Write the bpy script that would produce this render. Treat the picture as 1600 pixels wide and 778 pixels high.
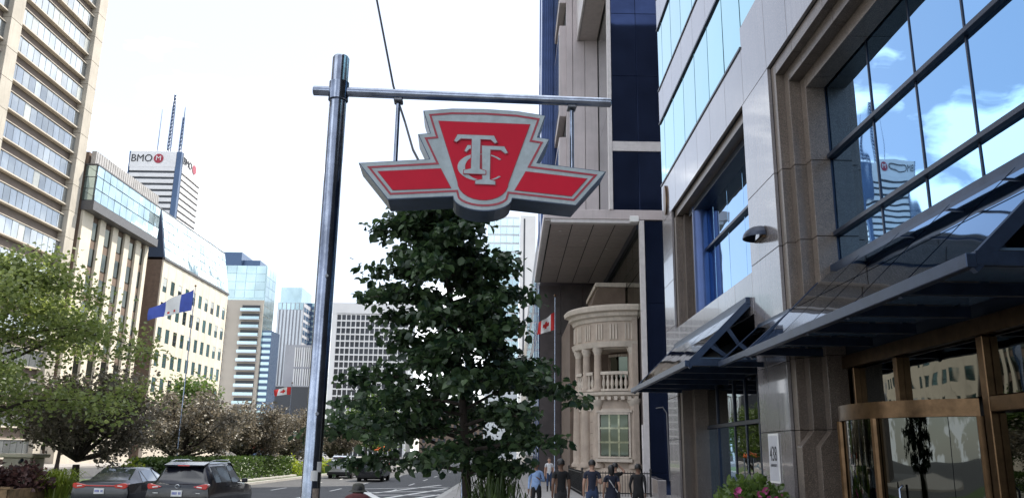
import bpy, bmesh, math, random
import numpy as np
from mathutils import Vector, Matrix
for o in list(bpy.data.objects): bpy.data.objects.remove(o)
sc = bpy.context.scene
COL = sc.collection
PI = math.pi

# ------------------------------------------------------------------ camera
PITCH = math.atan(318/1280); ROLL = 0.015
cam_d = bpy.data.cameras.new('camera'); cam = bpy.data.objects.new('camera', cam_d); COL.objects.link(cam)
Fv = Vector((0, math.cos(PITCH), math.sin(PITCH))); U0 = Vector((0, -math.sin(PITCH), math.cos(PITCH))); R0 = Vector((1, 0, 0))
Rv = R0*math.cos(ROLL) + U0*math.sin(ROLL); Uv = U0*math.cos(ROLL) - R0*math.sin(ROLL)
mw = Matrix.Identity(4)
for i in range(3):
    mw[i][0] = Rv[i]; mw[i][1] = Uv[i]; mw[i][2] = -Fv[i]
mw[2][3] = 1.95
cam.matrix_world = mw
cam_d.sensor_width = 36; cam_d.lens = 28.8; cam_d.clip_end = 6000; cam_d.clip_start = 0.05
sc.camera = cam

# ------------------------------------------------------------------ light
SUN_AZ, SUN_EL = math.radians(48), math.radians(52)       # azimuth clockwise from the street axis (+Y)
S = Vector((math.cos(SUN_EL)*math.sin(SUN_AZ), math.cos(SUN_EL)*math.cos(SUN_AZ), math.sin(SUN_EL)))
sd = bpy.data.lights.new('sun', 'SUN'); sd.energy = 5.0; sd.angle = math.radians(0.5); sd.color = (1.0, 0.93, 0.82)
sun = bpy.data.objects.new('sun', sd); COL.objects.link(sun)
sun.rotation_euler = S.to_track_quat('Z', 'Y').to_euler()
w = bpy.data.worlds.new('World'); sc.world = w; w.use_nodes = True
nt = w.node_tree; nt.nodes.clear()
def N(t, **k):
    n = nt.nodes.new(t)
    for a, b in k.items(): setattr(n, a, b)
    return n
def LK(a, b): nt.links.new(a, b)
def MA(op, a, b=None, clamp=False):
    n = N('ShaderNodeMath', operation=op, use_clamp=clamp)
    for i, v in enumerate((a, b)):
        if v is None: continue
        if isinstance(v, (int, float)): n.inputs[i].default_value = v
        else: LK(v, n.inputs[i])
    return n.outputs[0]
sky = N('ShaderNodeTexSky', sky_type='NISHITA', sun_disc=False, sun_elevation=SUN_EL, sun_rotation=SUN_AZ, air_density=1.0, dust_density=0.7, ozone_density=1.0)
bg1 = N('ShaderNodeBackground'); LK(sky.outputs[0], bg1.inputs[0]); bg1.inputs[1].default_value = 0.15
tc = N('ShaderNodeTexCoord'); sep = N('ShaderNodeSeparateXYZ'); LK(tc.outputs['Generated'], sep.inputs[0])
dz = MA('ADD', MA('MAXIMUM', sep.outputs[2], 0.0), 0.16)
cmb = N('ShaderNodeCombineXYZ'); LK(MA('ADD', MA('DIVIDE', sep.outputs[0], dz), 13.8), cmb.inputs[0]); LK(MA('DIVIDE', sep.outputs[1], dz), cmb.inputs[1])
cn = N('ShaderNodeTexNoise'); LK(cmb.outputs[0], cn.inputs['Vector']); cn.inputs['Scale'].default_value = 1.15
cn.inputs['Detail'].default_value = 9; cn.inputs['Roughness'].default_value = 0.56; cn.inputs['Distortion'].default_value = 0.25
cr = N('ShaderNodeValToRGB'); LK(cn.outputs[0], cr.inputs[0])
cr.color_ramp.elements[0].position = 0.505; cr.color_ramp.elements[1].position = 0.55
cc = N('ShaderNodeTexNoise'); LK(cmb.outputs[0], cc.inputs['Vector']); cc.inputs['Scale'].default_value = 3.0; cc.inputs['Detail'].default_value = 6
ccr = N('ShaderNodeValToRGB'); LK(cc.outputs[0], ccr.inputs[0])
ccr.color_ramp.elements[0].color = (0.80, 0.86, 0.95, 1); ccr.color_ramp.elements[1].color = (1, 1, 1, 1)
bg2 = N('ShaderNodeBackground'); LK(ccr.outputs[0], bg2.inputs[0]); bg2.inputs[1].default_value = 1.85
bg3 = N('ShaderNodeBackground'); bg3.inputs[0].default_value = (1.0, 1.0, 1.04, 1); bg3.inputs[1].default_value = 1.0
mv = N('ShaderNodeMixShader'); mv.inputs[0].default_value = 0.45       # thin veil of high haze over the blue
LK(bg1.outputs[0], mv.inputs[1]); LK(bg3.outputs[0], mv.inputs[2])
mx = N('ShaderNodeMixShader'); LK(cr.outputs[0], mx.inputs[0]); LK(mv.outputs[0], mx.inputs[1]); LK(bg2.outputs[0], mx.inputs[2])
out = N('ShaderNodeOutputWorld'); LK(mx.outputs[0], out.inputs[0])

sc.view_settings.view_transform = 'Standard'; sc.view_settings.look = 'None'
sc.view_settings.exposure = 0.72; sc.view_settings.gamma = 1.0
sc.render.engine = 'CYCLES'
sc.cycles.max_bounces = 8; sc.cycles.glossy_bounces = 5; sc.cycles.transparent_max_bounces = 8

# ------------------------------------------------------------------ materials
M = {}
def mat(name, col, rough=0.7, metal=0.0, var=0.12, scale=3.0, bump=0.0, bscale=40.0, spec=0.5, speck=None, rnd=0.0, streak=0.0, wave=0.0, wscale=0.6, coat=0.0):
    m = bpy.data.materials.new(name); m.use_nodes = True; t = m.node_tree; n = t.nodes; b = n['Principled BSDF']
    def nn(ty, **k):
        q = n.new(ty)
        for a, v in k.items(): setattr(q, a, v)
        return q
    b.inputs['Roughness'].default_value = rough; b.inputs['Metallic'].default_value = metal
    b.inputs['Specular IOR Level'].default_value = spec; b.inputs['Coat Weight'].default_value = coat
    geo = nn('ShaderNodeNewGeometry'); pos = geo.outputs['Position']
    last = None
    def mixc(fac, c2, blend='MIX'):
        nonlocal last
        q = nn('ShaderNodeMix', data_type='RGBA', blend_type=blend)
        if isinstance(fac, float): q.inputs[0].default_value = fac
        else: t.links.new(fac, q.inputs[0])
        if last is None: q.inputs[6].default_value = (*col, 1)
        else: t.links.new(last, q.inputs[6])
        if isinstance(c2, tuple): q.inputs[7].default_value = (*c2, 1)
        else: t.links.new(c2, q.inputs[7])
        last = q.outputs[2]
    if var:
        q = nn('ShaderNodeTexNoise'); q.inputs['Scale'].default_value = scale; q.inputs['Detail'].default_value = 6; q.inputs['Roughness'].default_value = .65
        t.links.new(pos, q.inputs['Vector'])
        r = nn('ShaderNodeValToRGB'); t.links.new(q.outputs[0], r.inputs[0]); r.color_ramp.elements[0].position = .36; r.color_ramp.elements[1].position = .66
        mixc(r.outputs[0], tuple(min(1, c*(1-var*2)) for c in col))
    if speck:
        for k, (sc_, thr, c2) in enumerate(speck):
            q = nn('ShaderNodeTexVoronoi'); q.inputs['Scale'].default_value = sc_; t.links.new(pos, q.inputs['Vector'])
            sp = nn('ShaderNodeSeparateColor'); t.links.new(q.outputs['Color'], sp.inputs[0])
            g = nn('ShaderNodeMath', operation='GREATER_THAN'); t.links.new(sp.outputs[k % 3], g.inputs[0]); g.inputs[1].default_value = thr
            mixc(g.outputs[0], c2)
    if streak:
        mp = nn('ShaderNodeMapping'); mp.inputs['Scale'].default_value = (6, 6, .35); t.links.new(pos, mp.inputs[0])
        q = nn('ShaderNodeTexNoise'); q.inputs['Scale'].default_value = 1.2; q.inputs['Detail'].default_value = 5; t.links.new(mp.outputs[0], q.inputs['Vector'])
        r = nn('ShaderNodeValToRGB'); t.links.new(q.outputs[0], r.inputs[0]); r.color_ramp.elements[0].position = .5; r.color_ramp.elements[1].position = .72
        mu = nn('ShaderNodeMath', operation='MULTIPLY'); t.links.new(r.outputs[0], mu.inputs[0]); mu.inputs[1].default_value = streak
        mixc(mu.outputs[0], tuple(c*.45 for c in col))
    if rnd:
        oi = nn('ShaderNodeObjectInfo'); h = nn('ShaderNodeHueSaturation')
        mr = nn('ShaderNodeMapRange'); t.links.new(oi.outputs['Random'], mr.inputs[0]); mr.inputs[3].default_value = 1-rnd; mr.inputs[4].default_value = 1+rnd
        t.links.new(mr.outputs[0], h.inputs['Value'])
        if last is None: h.inputs['Color'].default_value = (*col, 1)
        else: t.links.new(last, h.inputs['Color'])
        last = h.outputs[0]
    if last is None: b.inputs['Base Color'].default_value = (*col, 1)
    else: t.links.new(last, b.inputs['Base Color'])
    nrm = None
    if wave:
        oi = nn('ShaderNodeObjectInfo'); cx = nn('ShaderNodeVectorMath', operation='ADD'); t.links.new(pos, cx.inputs[0])
        ml = nn('ShaderNodeVectorMath', operation='SCALE'); t.links.new(oi.outputs['Location'], ml.inputs[0]); ml.inputs['Scale'].default_value = 3.7
        t.links.new(ml.outputs[0], cx.inputs[1])
        q = nn('ShaderNodeTexNoise'); q.inputs['Scale'].default_value = wscale; q.inputs['Detail'].default_value = 1.0; t.links.new(cx.outputs[0], q.inputs['Vector'])
        bp = nn('ShaderNodeBump'); bp.inputs['Strength'].default_value = 1; bp.inputs['Distance'].default_value = wave
        t.links.new(q.outputs[0], bp.inputs['Height']); nrm = bp.outputs[0]
    if bump:
        q = nn('ShaderNodeTexNoise'); q.inputs['Scale'].default_value = bscale; q.inputs['Detail'].default_value = 5; t.links.new(pos, q.inputs['Vector'])
        bp = nn('ShaderNodeBump'); bp.inputs['Strength'].default_value = bump; bp.inputs['Distance'].default_value = .02
        t.links.new(q.outputs[0], bp.inputs['Height'])
        if nrm: t.links.new(nrm, bp.inputs['Normal'])
        nrm = bp.outputs[0]
    if nrm: t.links.new(nrm, b.inputs['Normal'])
    M[name] = m
    return m
def leafmat(name, c1, c2, trans=0.35):
    m = bpy.data.materials.new(name); m.use_nodes = True; t = m.node_tree; n = t.nodes; n.clear()
    geo = n.new('ShaderNodeNewGeometry'); r = n.new('ShaderNodeValToRGB'); t.links.new(geo.outputs['Random Per Island'], r.inputs[0])
    r.color_ramp.elements[0].color = (*c1, 1); r.color_ramp.elements[1].color = (*c2, 1)
    p = n.new('ShaderNodeBsdfPrincipled'); p.inputs['Roughness'].default_value = .42; p.inputs['Specular IOR Level'].default_value = .45
    tr = n.new('ShaderNodeBsdfTranslucent'); mx = n.new('ShaderNodeMixShader'); mx.inputs[0].default_value = trans
    hs = n.new('ShaderNodeHueSaturation'); hs.inputs['Value'].default_value = 1.5; hs.inputs['Saturation'].default_value = 1.1; t.links.new(r.outputs[0], hs.inputs['Color'])
    t.links.new(r.outputs[0], p.inputs['Base Color']); t.links.new(hs.outputs[0], tr.inputs[0])
    t.links.new(p.outputs[0], mx.inputs[1]); t.links.new(tr.outputs[0], mx.inputs[2])
    o = n.new('ShaderNodeOutputMaterial'); t.links.new(mx.outputs[0], o.inputs[0]); M[name] = m

mat('granite', (.195, .178, .18), .16, var=.12, scale=.8, spec=.8, speck=[(170, .86, (.12, .11, .11)), (150, .90, (.33, .30, .31))], rnd=.12, streak=.55, coat=.5)
mat('granite_dark', (.14, .108, .088), .32, var=.15, scale=1.2, speck=[(140, .76, (.05, .045, .04)), (120, .84, (.26, .21, .17))], rnd=.12, streak=.4)
mat('joint', (.03, .03, .032), .9, var=0)
mat('mirror_glass', (.23, .42, .65), .015, 1.0, var=0, wave=.006, wscale=.8, rnd=.05)
mat('mirror_glass_pale', (.34, .62, .66), .02, 1.0, var=0, wave=.007, wscale=.7, rnd=.06)
mat('door_glass', (.075, .08, .075), .015, 1.0, var=0, wave=.006, wscale=1.1)
mat('canopy_glass', (.17, .27, .38), .03, 1.0, var=0, wave=.006, wscale=.5, rnd=.10)
mat('canopy_soffit', (.10, .16, .24), .25, .3, var=.1, scale=1)
mat('sticker', (.36, .30, .25), .6, var=.3, scale=40)
mat('canopy_steel', (.035, .055, .10), .35, .6, var=.15, scale=4)
mat('frame_dark', (.025, .035, .06), .35, .5, var=.1)
mat('bronze', (.15, .092, .05), .3, .9, var=.2, scale=5)
mat('black_steel', (.012, .012, .014), .4, .3, var=.1)
mat('steel', (.30, .34, .42), .17, 1.0, var=.22, scale=7, bump=.03, bscale=30, streak=.3)
mat('navy_glass', (.05, .075, .17), .06, .85, var=.15, scale=.5, rnd=.12, wave=.003)
mat('navy_rib', (.06, .10, .24), .3, .5, var=.15, scale=.8)
mat('pale_panel', (.52, .46, .46), .45, .1, var=.07, scale=.7, rnd=.04, streak=.2)
mat('pale_trim', (.58, .55, .55), .4, var=.08)
mat('soffit_panel', (.40, .345, .33), .5, var=.08, rnd=.05)
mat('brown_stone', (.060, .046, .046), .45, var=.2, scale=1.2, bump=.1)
mat('pink_stone', (.46, .375, .305), .75, var=.13, scale=1.4, bump=.15, bscale=30, streak=.25)
mat('pink_stone_pale', (.58, .505, .425), .75, var=.12, scale=1.6, bump=.12, bscale=30, streak=.25)
mat('window_dark', (.05, .06, .05), .04, 1.0, var=0, wave=.006, rnd=.2)
mat('olive_glass', (.16, .17, .13), .05, .9, var=.2, wave=.01, rnd=.1)
mat('cream', (.63, .57, .46), .8, var=.07, scale=.35, rnd=.03, streak=.18)
mat('cream_dark', (.50, .45, .38), .8, var=.08, scale=.35, streak=.2)  # a somewhat darker cream than the main facades
mat('tower_stone', (.44, .405, .345), .8, var=.1, scale=.3, rnd=.05, streak=.3)
mat('brick_and_shade_brown', (.17, .122, .092), .85, var=.14, scale=1.5, bump=.1)  # brown brick, also painted shade inside the rotunda balcony
mat('spandrel_brown', (.15, .12, .10), .7, var=.12, scale=.6, rnd=.08)
mat('tower_glass', (.36, .39, .41), .08, .8, var=.12, scale=.25, wave=.01, wscale=.5, rnd=.16)
mat('slope_glass', (.62, .76, .76), .04, .95, var=.12, scale=.3, wave=.025, wscale=.6, rnd=.12)
mat('teal_glass', (.06, .14, .14), .06, .7, var=.15, wave=.01, rnd=.3)
mat('metal_roof', (.40, .385, .37), .5, .3, var=.12, scale=.8)
mat('grey_frame', (.12, .12, .125), .5, .3, var=.1)
mat('white_panel', (.70, .70, .70), .6, var=.05, scale=.1, rnd=.02)
mat('far_dark', (.045, .05, .06), .3, .3, var=.1, rnd=.2)
mat('far_blue', (.07, .115, .20), .25, .5, var=.12, scale=.05)
mat('far_cyan', (.42, .55, .58), .12, .8, var=.15, scale=.06, wave=.02, wscale=.2, rnd=.12)
mat('far_pale', (.56, .60, .64), .3, .3, var=.1, scale=.05)
mat('far_concrete', (.52, .47, .40), .8, var=.08, scale=.05)
mat('far_grey', (.36, .37, .40), .7, var=.1, scale=.05)
mat('asphalt', (.055, .057, .062), .85, var=.18, scale=.6, bump=.25, bscale=60, speck=[(60, .9, (.12, .12, .12))])
mat('paving', (.30, .285, .27), .8, var=.12, scale=.9, bump=.1, rnd=.05)
mat('kerb_stone', (.40, .39, .37), .8, var=.15, scale=2)
mat('road_paint', (.72, .72, .70), .7, var=.12, scale=4)
mat('soil', (.10, .075, .05), .95, var=.25, scale=4, bump=.4, bscale=12)
mat('bark', (.055, .042, .034), .95, var=.25, scale=9, bump=.6, bscale=22)
mat('lawn', (.07, .12, .03), .9, var=.3, scale=3, bump=.4)
mat('timber', (.30, .19, .10), .8, var=.25, scale=5, bump=.2)
mat('sign_silver', (.42, .49, .52), .4, .0, var=.10, scale=16, spec=.3, streak=.35)
mat('sign_bolt', (.2, .21, .23), .4, .8, var=.2, scale=30)
mat('blind', (.42, .44, .42), .3, .2, var=.05, rnd=.2)
mat('sign_red', (.55, .010, .035), .42, var=.05, scale=5, spec=.15)
mat('sign_line', (.30, .008, .03), .3, var=.0)
mat('sign_case', (.055, .085, .15), .35, .4, var=.2, scale=6)
mat('ink', (.02, .02, .025), .5, var=0)
mat('plate_white', (.75, .75, .74), .4, var=.04)
mat('plate_grey', (.56, .57, .62), .35, .2, var=.05)
mat('car_black', (.006, .007, .012), .2, .0, var=.0, spec=.5, coat=.3)
mat('car_grey', (.030, .033, .040), .25, .3, var=.0, coat=.4)
mat('car_silver', (.42, .43, .45), .25, .6, var=.0, coat=1.0)
mat('car_white', (.70, .70, .71), .25, .0, var=.0, coat=1.0)
mat('car_glass', (.16, .18, .20), .03, .85, var=0)
mat('rubber', (.015, .015, .016), .8, var=.1)
mat('rim', (.50, .51, .53), .25, .9, var=.05)
mat('lamp_red', (.55, .015, .02), .15, var=.0, spec=.7, coat=1)
mat('lamp_white', (.8, .8, .8), .15, var=.0)
mat('flag_blue', (.06, .10, .42), .8, var=.1)
mat('flag_white', (.78, .78, .78), .8, var=.05)
mat('flag_red', (.60, .03, .03), .8, var=.1)
mat('skin', (.42, .25, .18), .6, var=.05)
mat('skin_deep', (.16, .085, .055), .6, var=.05)
mat('hair_black', (.012, .010, .010), .5, var=.1)
mat('hair_brown', (.045, .028, .02), .5, var=.1)
for nm, c in [('cloth_black', (.012, .012, .014)), ('cloth_navy', (.016, .02, .04)), ('cloth_blue', (.26, .38, .62)), ('cloth_white', (.6, .61, .63)), ('cloth_denim', (.035, .06, .13)), ('cloth_maroon', (.11, .028, .03)), ('cloth_olive', (.06, .06, .05)), ('cloth_charcoal', (.03, .03, .034)), ('cloth_red', (.55, .05, .02)), ('cloth_orange', (.7, .12, .02))]:
    mat(nm, c, .9, var=.15, scale=8)
mat('pink_petal', (.60, .10, .30), .6, var=.1)
leafmat('leaf_linden', (.012, .030, .017), (.070, .115, .045), .28)
leafmat('leaf_locust', (.11, .15, .045), (.27, .31, .11), .4)
leafmat('leaf_crab', (.062, .058, .042), (.21, .18, .135), .32)
leafmat('leaf_green', (.05, .09, .02), (.13, .19, .05), .35)
leafmat('leaf_hedge', (.035, .065, .018), (.09, .14, .035), .25)
leafmat('leaf_bright', (.16, .22, .03), (.32, .36, .07), .4)
leafmat('leaf_purple', (.045, .022, .025), (.19, .10, .09), .25)

# ------------------------------------------------------------------ builders
def wl(o):
    v = Vector((0, 0, 0))
    while o is not None: v = v + o.location; o = o.parent
    return v
def link(o, parent=None, loc=(0, 0, 0)):
    COL.objects.link(o); loc = Vector(loc)
    if parent is not None: o.parent = parent; loc = loc - wl(parent)
    o.location = loc
    return o
def tag(o, label=None, cat=None, group=None, kind=None):
    if label: o['label'] = label
    if cat: o['category'] = cat
    if group: o['group'] = group
    if kind: o['kind'] = kind
    return o
def thing(name, loc, label, cat, group=None):
    o = bpy.data.objects.new(name, None); o.empty_display_size = .3
    link(o, None, loc); return tag(o, label, cat, group)
def group_part(name, loc, parent):
    o = bpy.data.objects.new(name, None); o.empty_display_size = .2
    return link(o, parent, loc)
CACHE = {}
def bevbox(dx, dy, dz, bev, m):
    key = (round(dx, 4), round(dy, 4), round(dz, 4), bev, m)
    if key in CACHE: return CACHE[key]
    bm = bmesh.new(); bmesh.ops.create_cube(bm, size=1.0)
    for v in bm.verts: v.co = Vector((v.co.x*dx, v.co.y*dy, v.co.z*dz))
    if bev: bmesh.ops.bevel(bm, geom=bm.edges[:], offset=bev, segments=1, affect='EDGES')
    me = bpy.data.meshes.new('box'); bm.to_mesh(me); bm.free(); me.materials.append(M[m]); CACHE[key] = me
    return me
def box(name, parent, x0, x1, y0, y1, z0, z1, m, bev=0.0):
    me = bevbox(abs(x1-x0), abs(y1-y0), abs(z1-z0), bev, m)
    return link(bpy.data.objects.new(name, me), parent, ((x0+x1)/2, (y0+y1)/2, (z0+z1)/2))
class MB:
    def __init__(s): s.v = []; s.f = []; s.mi = []
    def add(s, vs, fs, mi=0):
        b = len(s.v); s.v += [tuple(v) for v in vs]
        for f in fs: s.f.append([b+i for i in f]); s.mi.append(mi)
        return s
    def box(s, x0, x1, y0, y1, z0, z1, mi=0):
        return s.add([(x, y, z) for x in (x0, x1) for y in (y0, y1) for z in (z0, z1)],
                     [(0, 1, 3, 2), (4, 6, 7, 5), (0, 4, 5, 1), (2, 3, 7, 6), (0, 2, 6, 4), (1, 5, 7, 3)], mi)
    def prism(s, poly, a, b, axis='y', mi=0):
        """polygon in two axes, extruded along the third from a to b"""
        n = len(poly)
        def P(p, t): return {'y': (p[0], t, p[1]), 'x': (t, p[0], p[1]), 'z': (p[0], p[1], t)}[axis]
        vs = [P(p, a) for p in poly] + [P(p, b) for p in poly]
        fs = [tuple(range(n))[::-1], tuple(range(n, 2*n))] + [(i, (i+1) % n, n+(i+1) % n, n+i) for i in range(n)]
        return s.add(vs, fs, mi)
    def tube(s, pts, rad, n=8, cap=True, mi=0):
        pts = [Vector(p) for p in pts]; k = len(pts)
        if isinstance(rad, (int, float)): rad = [rad]*k
        up = None; vs = []
        for i, p in enumerate(pts):
            d = (pts[min(i+1, k-1)] - pts[max(i-1, 0)]).normalized()
            if up is None: up = Vector((0, 0, 1)) if abs(d.z) < .9 else Vector((1, 0, 0))
            a = d.cross(up).normalized(); b = a.cross(d).normalized(); up = b
            for j in range(n):
                t = 2*PI*j/n; vs.append(p + a*math.cos(t)*rad[i] + b*math.sin(t)*rad[i])
        fs = [(i*n+j, i*n+(j+1) % n, (i+1)*n+(j+1) % n, (i+1)*n+j) for i in range(k-1) for j in range(n)]
        if cap: fs += [tuple(range(n))[::-1], tuple(range((k-1)*n, k*n))]
        return s.add(vs, fs, mi)
    def beam(s, p, q, w, h, up=(0, 0, 1), mi=0):
        p, q = Vector(p), Vector(q); d = (q-p).normalized(); a = d.cross(Vector(up)).normalized()*w/2; b = a.cross(d).normalized()*h/2
        vs = [c + sa*a + sb*b for c in (p, q) for sa, sb in ((-1, -1), (1, -1), (1, 1), (-1, 1))]
        return s.add(vs, [(3, 2, 1, 0), (4, 5, 6, 7), (0, 1, 5, 4), (1, 2, 6, 5), (2, 3, 7, 6), (3, 0, 4, 7)], mi)
    def lathe(s, prof, c, n=24, a0=0, a1=2*PI, mi=0):
        full = abs(a1-a0-2*PI) < 1e-6; m = n if full else n+1; vs = []
        for r, z in prof:
            for j in range(m):
                t = a0+(a1-a0)*j/n; vs.append((c[0]+r*math.cos(t), c[1]+r*math.sin(t), c[2]+z))
        fs = []
        for i in range(len(prof)-1):
            for j in range(n):
                j2 = (j+1) % m if full else j+1
                fs.append((i*m+j, i*m+j2, (i+1)*m+j2, (i+1)*m+j))
        return s.add(vs, fs, mi)
    def quad(s, *vs, mi=0): return s.add(vs, [tuple(range(len(vs)))], mi)
    def slab(s, a, b, c, d, t, mi=0):
        """four corners, thickened by t along the normal on both sides"""
        a, b, c, d = map(Vector, (a, b, c, d)); n = (b-a).cross(d-a).normalized()*t/2
        vs = [p-n for p in (a, b, c, d)] + [p+n for p in (a, b, c, d)]
        return s.add(vs, [(3, 2, 1, 0), (4, 5, 6, 7), (0, 1, 5, 4), (1, 2, 6, 5), (2, 3, 7, 6), (3, 0, 4, 7)], mi)
    def build(s, name, m, parent=None, smooth=False, bev=0.0, auto=True):
        V = np.array(s.v); c = (V.min(0)+V.max(0))/2 if parent is not None else np.zeros(3)
        me = bpy.data.meshes.new(name); me.from_pydata([tuple(x) for x in V-c], [], s.f)
        for mm in (m if isinstance(m, (list, tuple)) else [m]): me.materials.append(M[mm])
        if len(me.materials) > 1: me.polygons.foreach_set('material_index', s.mi)
        bm = bmesh.new(); bm.from_mesh(me)
        if auto: bmesh.ops.recalc_face_normals(bm, faces=bm.faces[:])
        if bev: bmesh.ops.bevel(bm, geom=bm.edges[:], offset=bev, segments=1, affect='EDGES')
        bm.to_mesh(me); bm.free()
        o = link(bpy.data.objects.new(name, me), parent, c)
        if smooth:
            for p in me.polygons: p.use_smooth = True
            if smooth != 'full':
                me.set_sharp_from_angle(angle=math.radians(40))
        return o
def kids(o): return [c for c in COL.objects if c.parent == o]
def copy_tree(o, parent=None):
    ch = list(o.children)
    c = o.copy(); COL.objects.link(c); c.parent = parent
    for k in ch: copy_tree(k, c)
    return c
def text_mesh(txt, size, ext=0.0, align='CENTER'):
    cu = bpy.data.curves.new('txt', 'FONT'); cu.body = txt; cu.size = size; cu.extrude = ext; cu.align_x = align; cu.align_y = 'CENTER'
    o = bpy.data.objects.new('txt', cu); COL.objects.link(o); bpy.context.view_layer.update()
    me = bpy.data.meshes.new_from_object(o.evaluated_get(bpy.context.evaluated_depsgraph_get()))
    bpy.data.objects.remove(o); return me
def text(name, parent, txt, size, loc, rot, m, ext=.004, sx=1.0):
    me = text_mesh(txt, size, ext); me.materials.clear(); me.materials.append(M[m])
    if sx != 1.0:
        for v in me.vertices: v.co.x *= sx
    o = link(bpy.data.objects.new(name, me), parent, loc); o.rotation_euler = rot; return o
def inset(poly, d):
    """offset a counter-clockwise polygon inwards by d"""
    n = len(poly); res = []
    for i in range(n):
        a, b, c = Vector(poly[i-1]), Vector(poly[i]), Vector(poly[(i+1) % n])
        d1, d2 = (b-a).normalized(), (c-b).normalized()
        n1, n2 = Vector((-d1.y, d1.x)), Vector((-d2.y, d2.x))
        k = n1+n2; k = k/max(.25, k.length_squared)*2
        res.append((b.x+k.x*d, b.y+k.y*d))
    return res
# ------------------------------------------------------------------ ground, road, pavements
def struct(name, mb, m): return tag(mb.build(name, m), kind='structure')
struct('ground', MB().quad((-3000, -800, -.16), (3000, -800, -.16), (3000, 5000, -.16), (-3000, 5000, -.16)), 'asphalt')
struct('road', MB().quad((-15.7, -60, -.14), (-3.2, -60, -.14), (-3.2, 900, -.14), (-15.7, 900, -.14)), 'asphalt')
sw = struct('pavement', MB().box(-2.9, 60, -40, 900, -.3, 0), 'paving')
struct('kerb', MB().box(-3.2, -2.904, -40, 900, -.3, .004), 'kerb_stone')
struct('median', MB().box(-26, -15.7, -40, 900, -.3, 0), 'lawn')
struct('median_kerb', MB().box(-15.696, -15.4, -40, 900, -.3, .006), 'kerb_stone')
struct('far_pavement', MB().box(-120, -43, -40, 900, -.3, 0), 'paving')
for k in range(26):          # pavement slabs where they can be told apart
    for j in range(3):
        x = -2.3+1.5*j; y = 18+1.5*k
        s_ = box('paving_slab', sw, x, x+1.485, y, y+1.485, -.02, .006, 'paving', .003)
road_marks = MB()
def lane(x):
    for k in range(30):
        y = 18+k*9; road_marks.box(x-.06, x+.06, y, y+3, -.14, -.134)
for x in (-6.3, -9.4, -12.5): lane(x)
def stripe(p, q, wd):
    d = Vector((q[0]-p[0], q[1]-p[1], 0)).normalized(); n_ = Vector((-d.y, d.x, 0))*wd/2
    road_marks.slab((p[0]-n_.x, p[1]-n_.y, -.132), (q[0]-n_.x, q[1]-n_.y, -.132), (q[0]+n_.x, q[1]+n_.y, -.132), (p[0]+n_.x, p[1]+n_.y, -.132), .006)
stripe((-8.6, 49), (-4.2, 32), .35)
for (p, q) in [((-8.2, 48), (-3.6, 52)), ((-7.3, 44), (-3.5, 47)), ((-6.6, 41.5), (-3.4, 42.5)), ((-5.9, 38.5), (-3.4, 38)), ((-5.0, 36), (-3.4, 43)), ((-5.6, 39), (-3.6, 50)), ((-6.8, 43.5), (-4.4, 55))]: stripe(p, q, .25)
struct('road_markings', road_marks, 'road_paint')

# ------------------------------------------------------------------ office building with stone portal, number 438
FX = 6.0
B = thing('office_building', (FX, 18, 0), 'grey granite and mirror glass office building with glass canopies, filling the right side', 'building')
MB().box(7.3, 24, -14, 31.3, 0, 33).build('core', 'joint', B)  # unseen solid body, put in to block the sun
bk = MB()
bk.box(6.06, 7.28, 19.9, 31.45, 10.93, 33); bk.box(6.06, 7.28, -14, 19.88, 10.93, 33)
bk.box(6.06, 7.28, 29.75, 31.45, 0, 10.9); bk.box(6.06, 7.28, 18.0, 19.98, 0, 10.9); bk.box(6.06, 7.28, 20.0, 29.7, 5.36, 6.38)
bk.box(6.06, 7.28, -14, 5.8, 0, 10.9)
bk.build('backing_wall', 'joint', B)
def panel(y0, y1, z0, z1, m='granite', x=FX, t=.08, g=.007): return box('stone_panel', B, x, x+t, y0+g, y1-g, z0+g, z1-g, m, .005)
def pane(y0, y1, z0, z1, x, m='mirror_glass', g=.02, name='window_pane'):
    o = box(name, B, x, x+.03, y0+g, y1-g, z0+g, z1-g, m, .004)
    o.rotation_euler = (0, random.uniform(-.004, .004), random.uniform(-.004, .004)); return o
random.seed(4)
MOD = [19.85, 21.6, 23.4, 25.2, 27.0, 28.8, 30.6, 31.5]
NEAR = [17.9, 16.4, 14.6, 12.8, 11.0, 9.2, 7.4, 5.6, 3.8, 2.0]
zA = [(10.9, 12.48, 's'), (12.48, 15.15, 'g'), (15.15, 16.62, 's'), (16.62, 19.38, 'g'), (19.38, 20.85, 's'), (20.85, 23.6, 'g'), (23.6, 25.1, 's'), (25.1, 27.8, 'g'), (27.8, 33, 's')]
for y0, y1 in zip(MOD, MOD[1:]):
    for z0, z1, k in zA:
        if k == 's': panel(y0, y1, z0, z1)
        else: pane(y0, y1, z0, z1, FX+.025, 'mirror_glass_pale', .03)
ys = [19.85]+NEAR
for y1, y0 in zip(ys, ys[1:]):
    panel(y0, y1, 10.9, 13.05); pane(y0, y1, 13.05, 15.15, FX+.025, 'mirror_glass_pale', .03)
    panel(y0, y1, 15.15, 16.62); pane(y0, y1, 16.62, 19.38, FX+.025, 'mirror_glass_pale'); panel(y0, y1, 19.38, 20.85)
fr = MB()
for z in (12.48, 15.15, 16.62, 19.38, 20.85): fr.box(FX-.03, FX+.05, 19.86, 31.5, z-.035, z+.035)
fr.build('band_rail', 'frame_dark', B)
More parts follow.
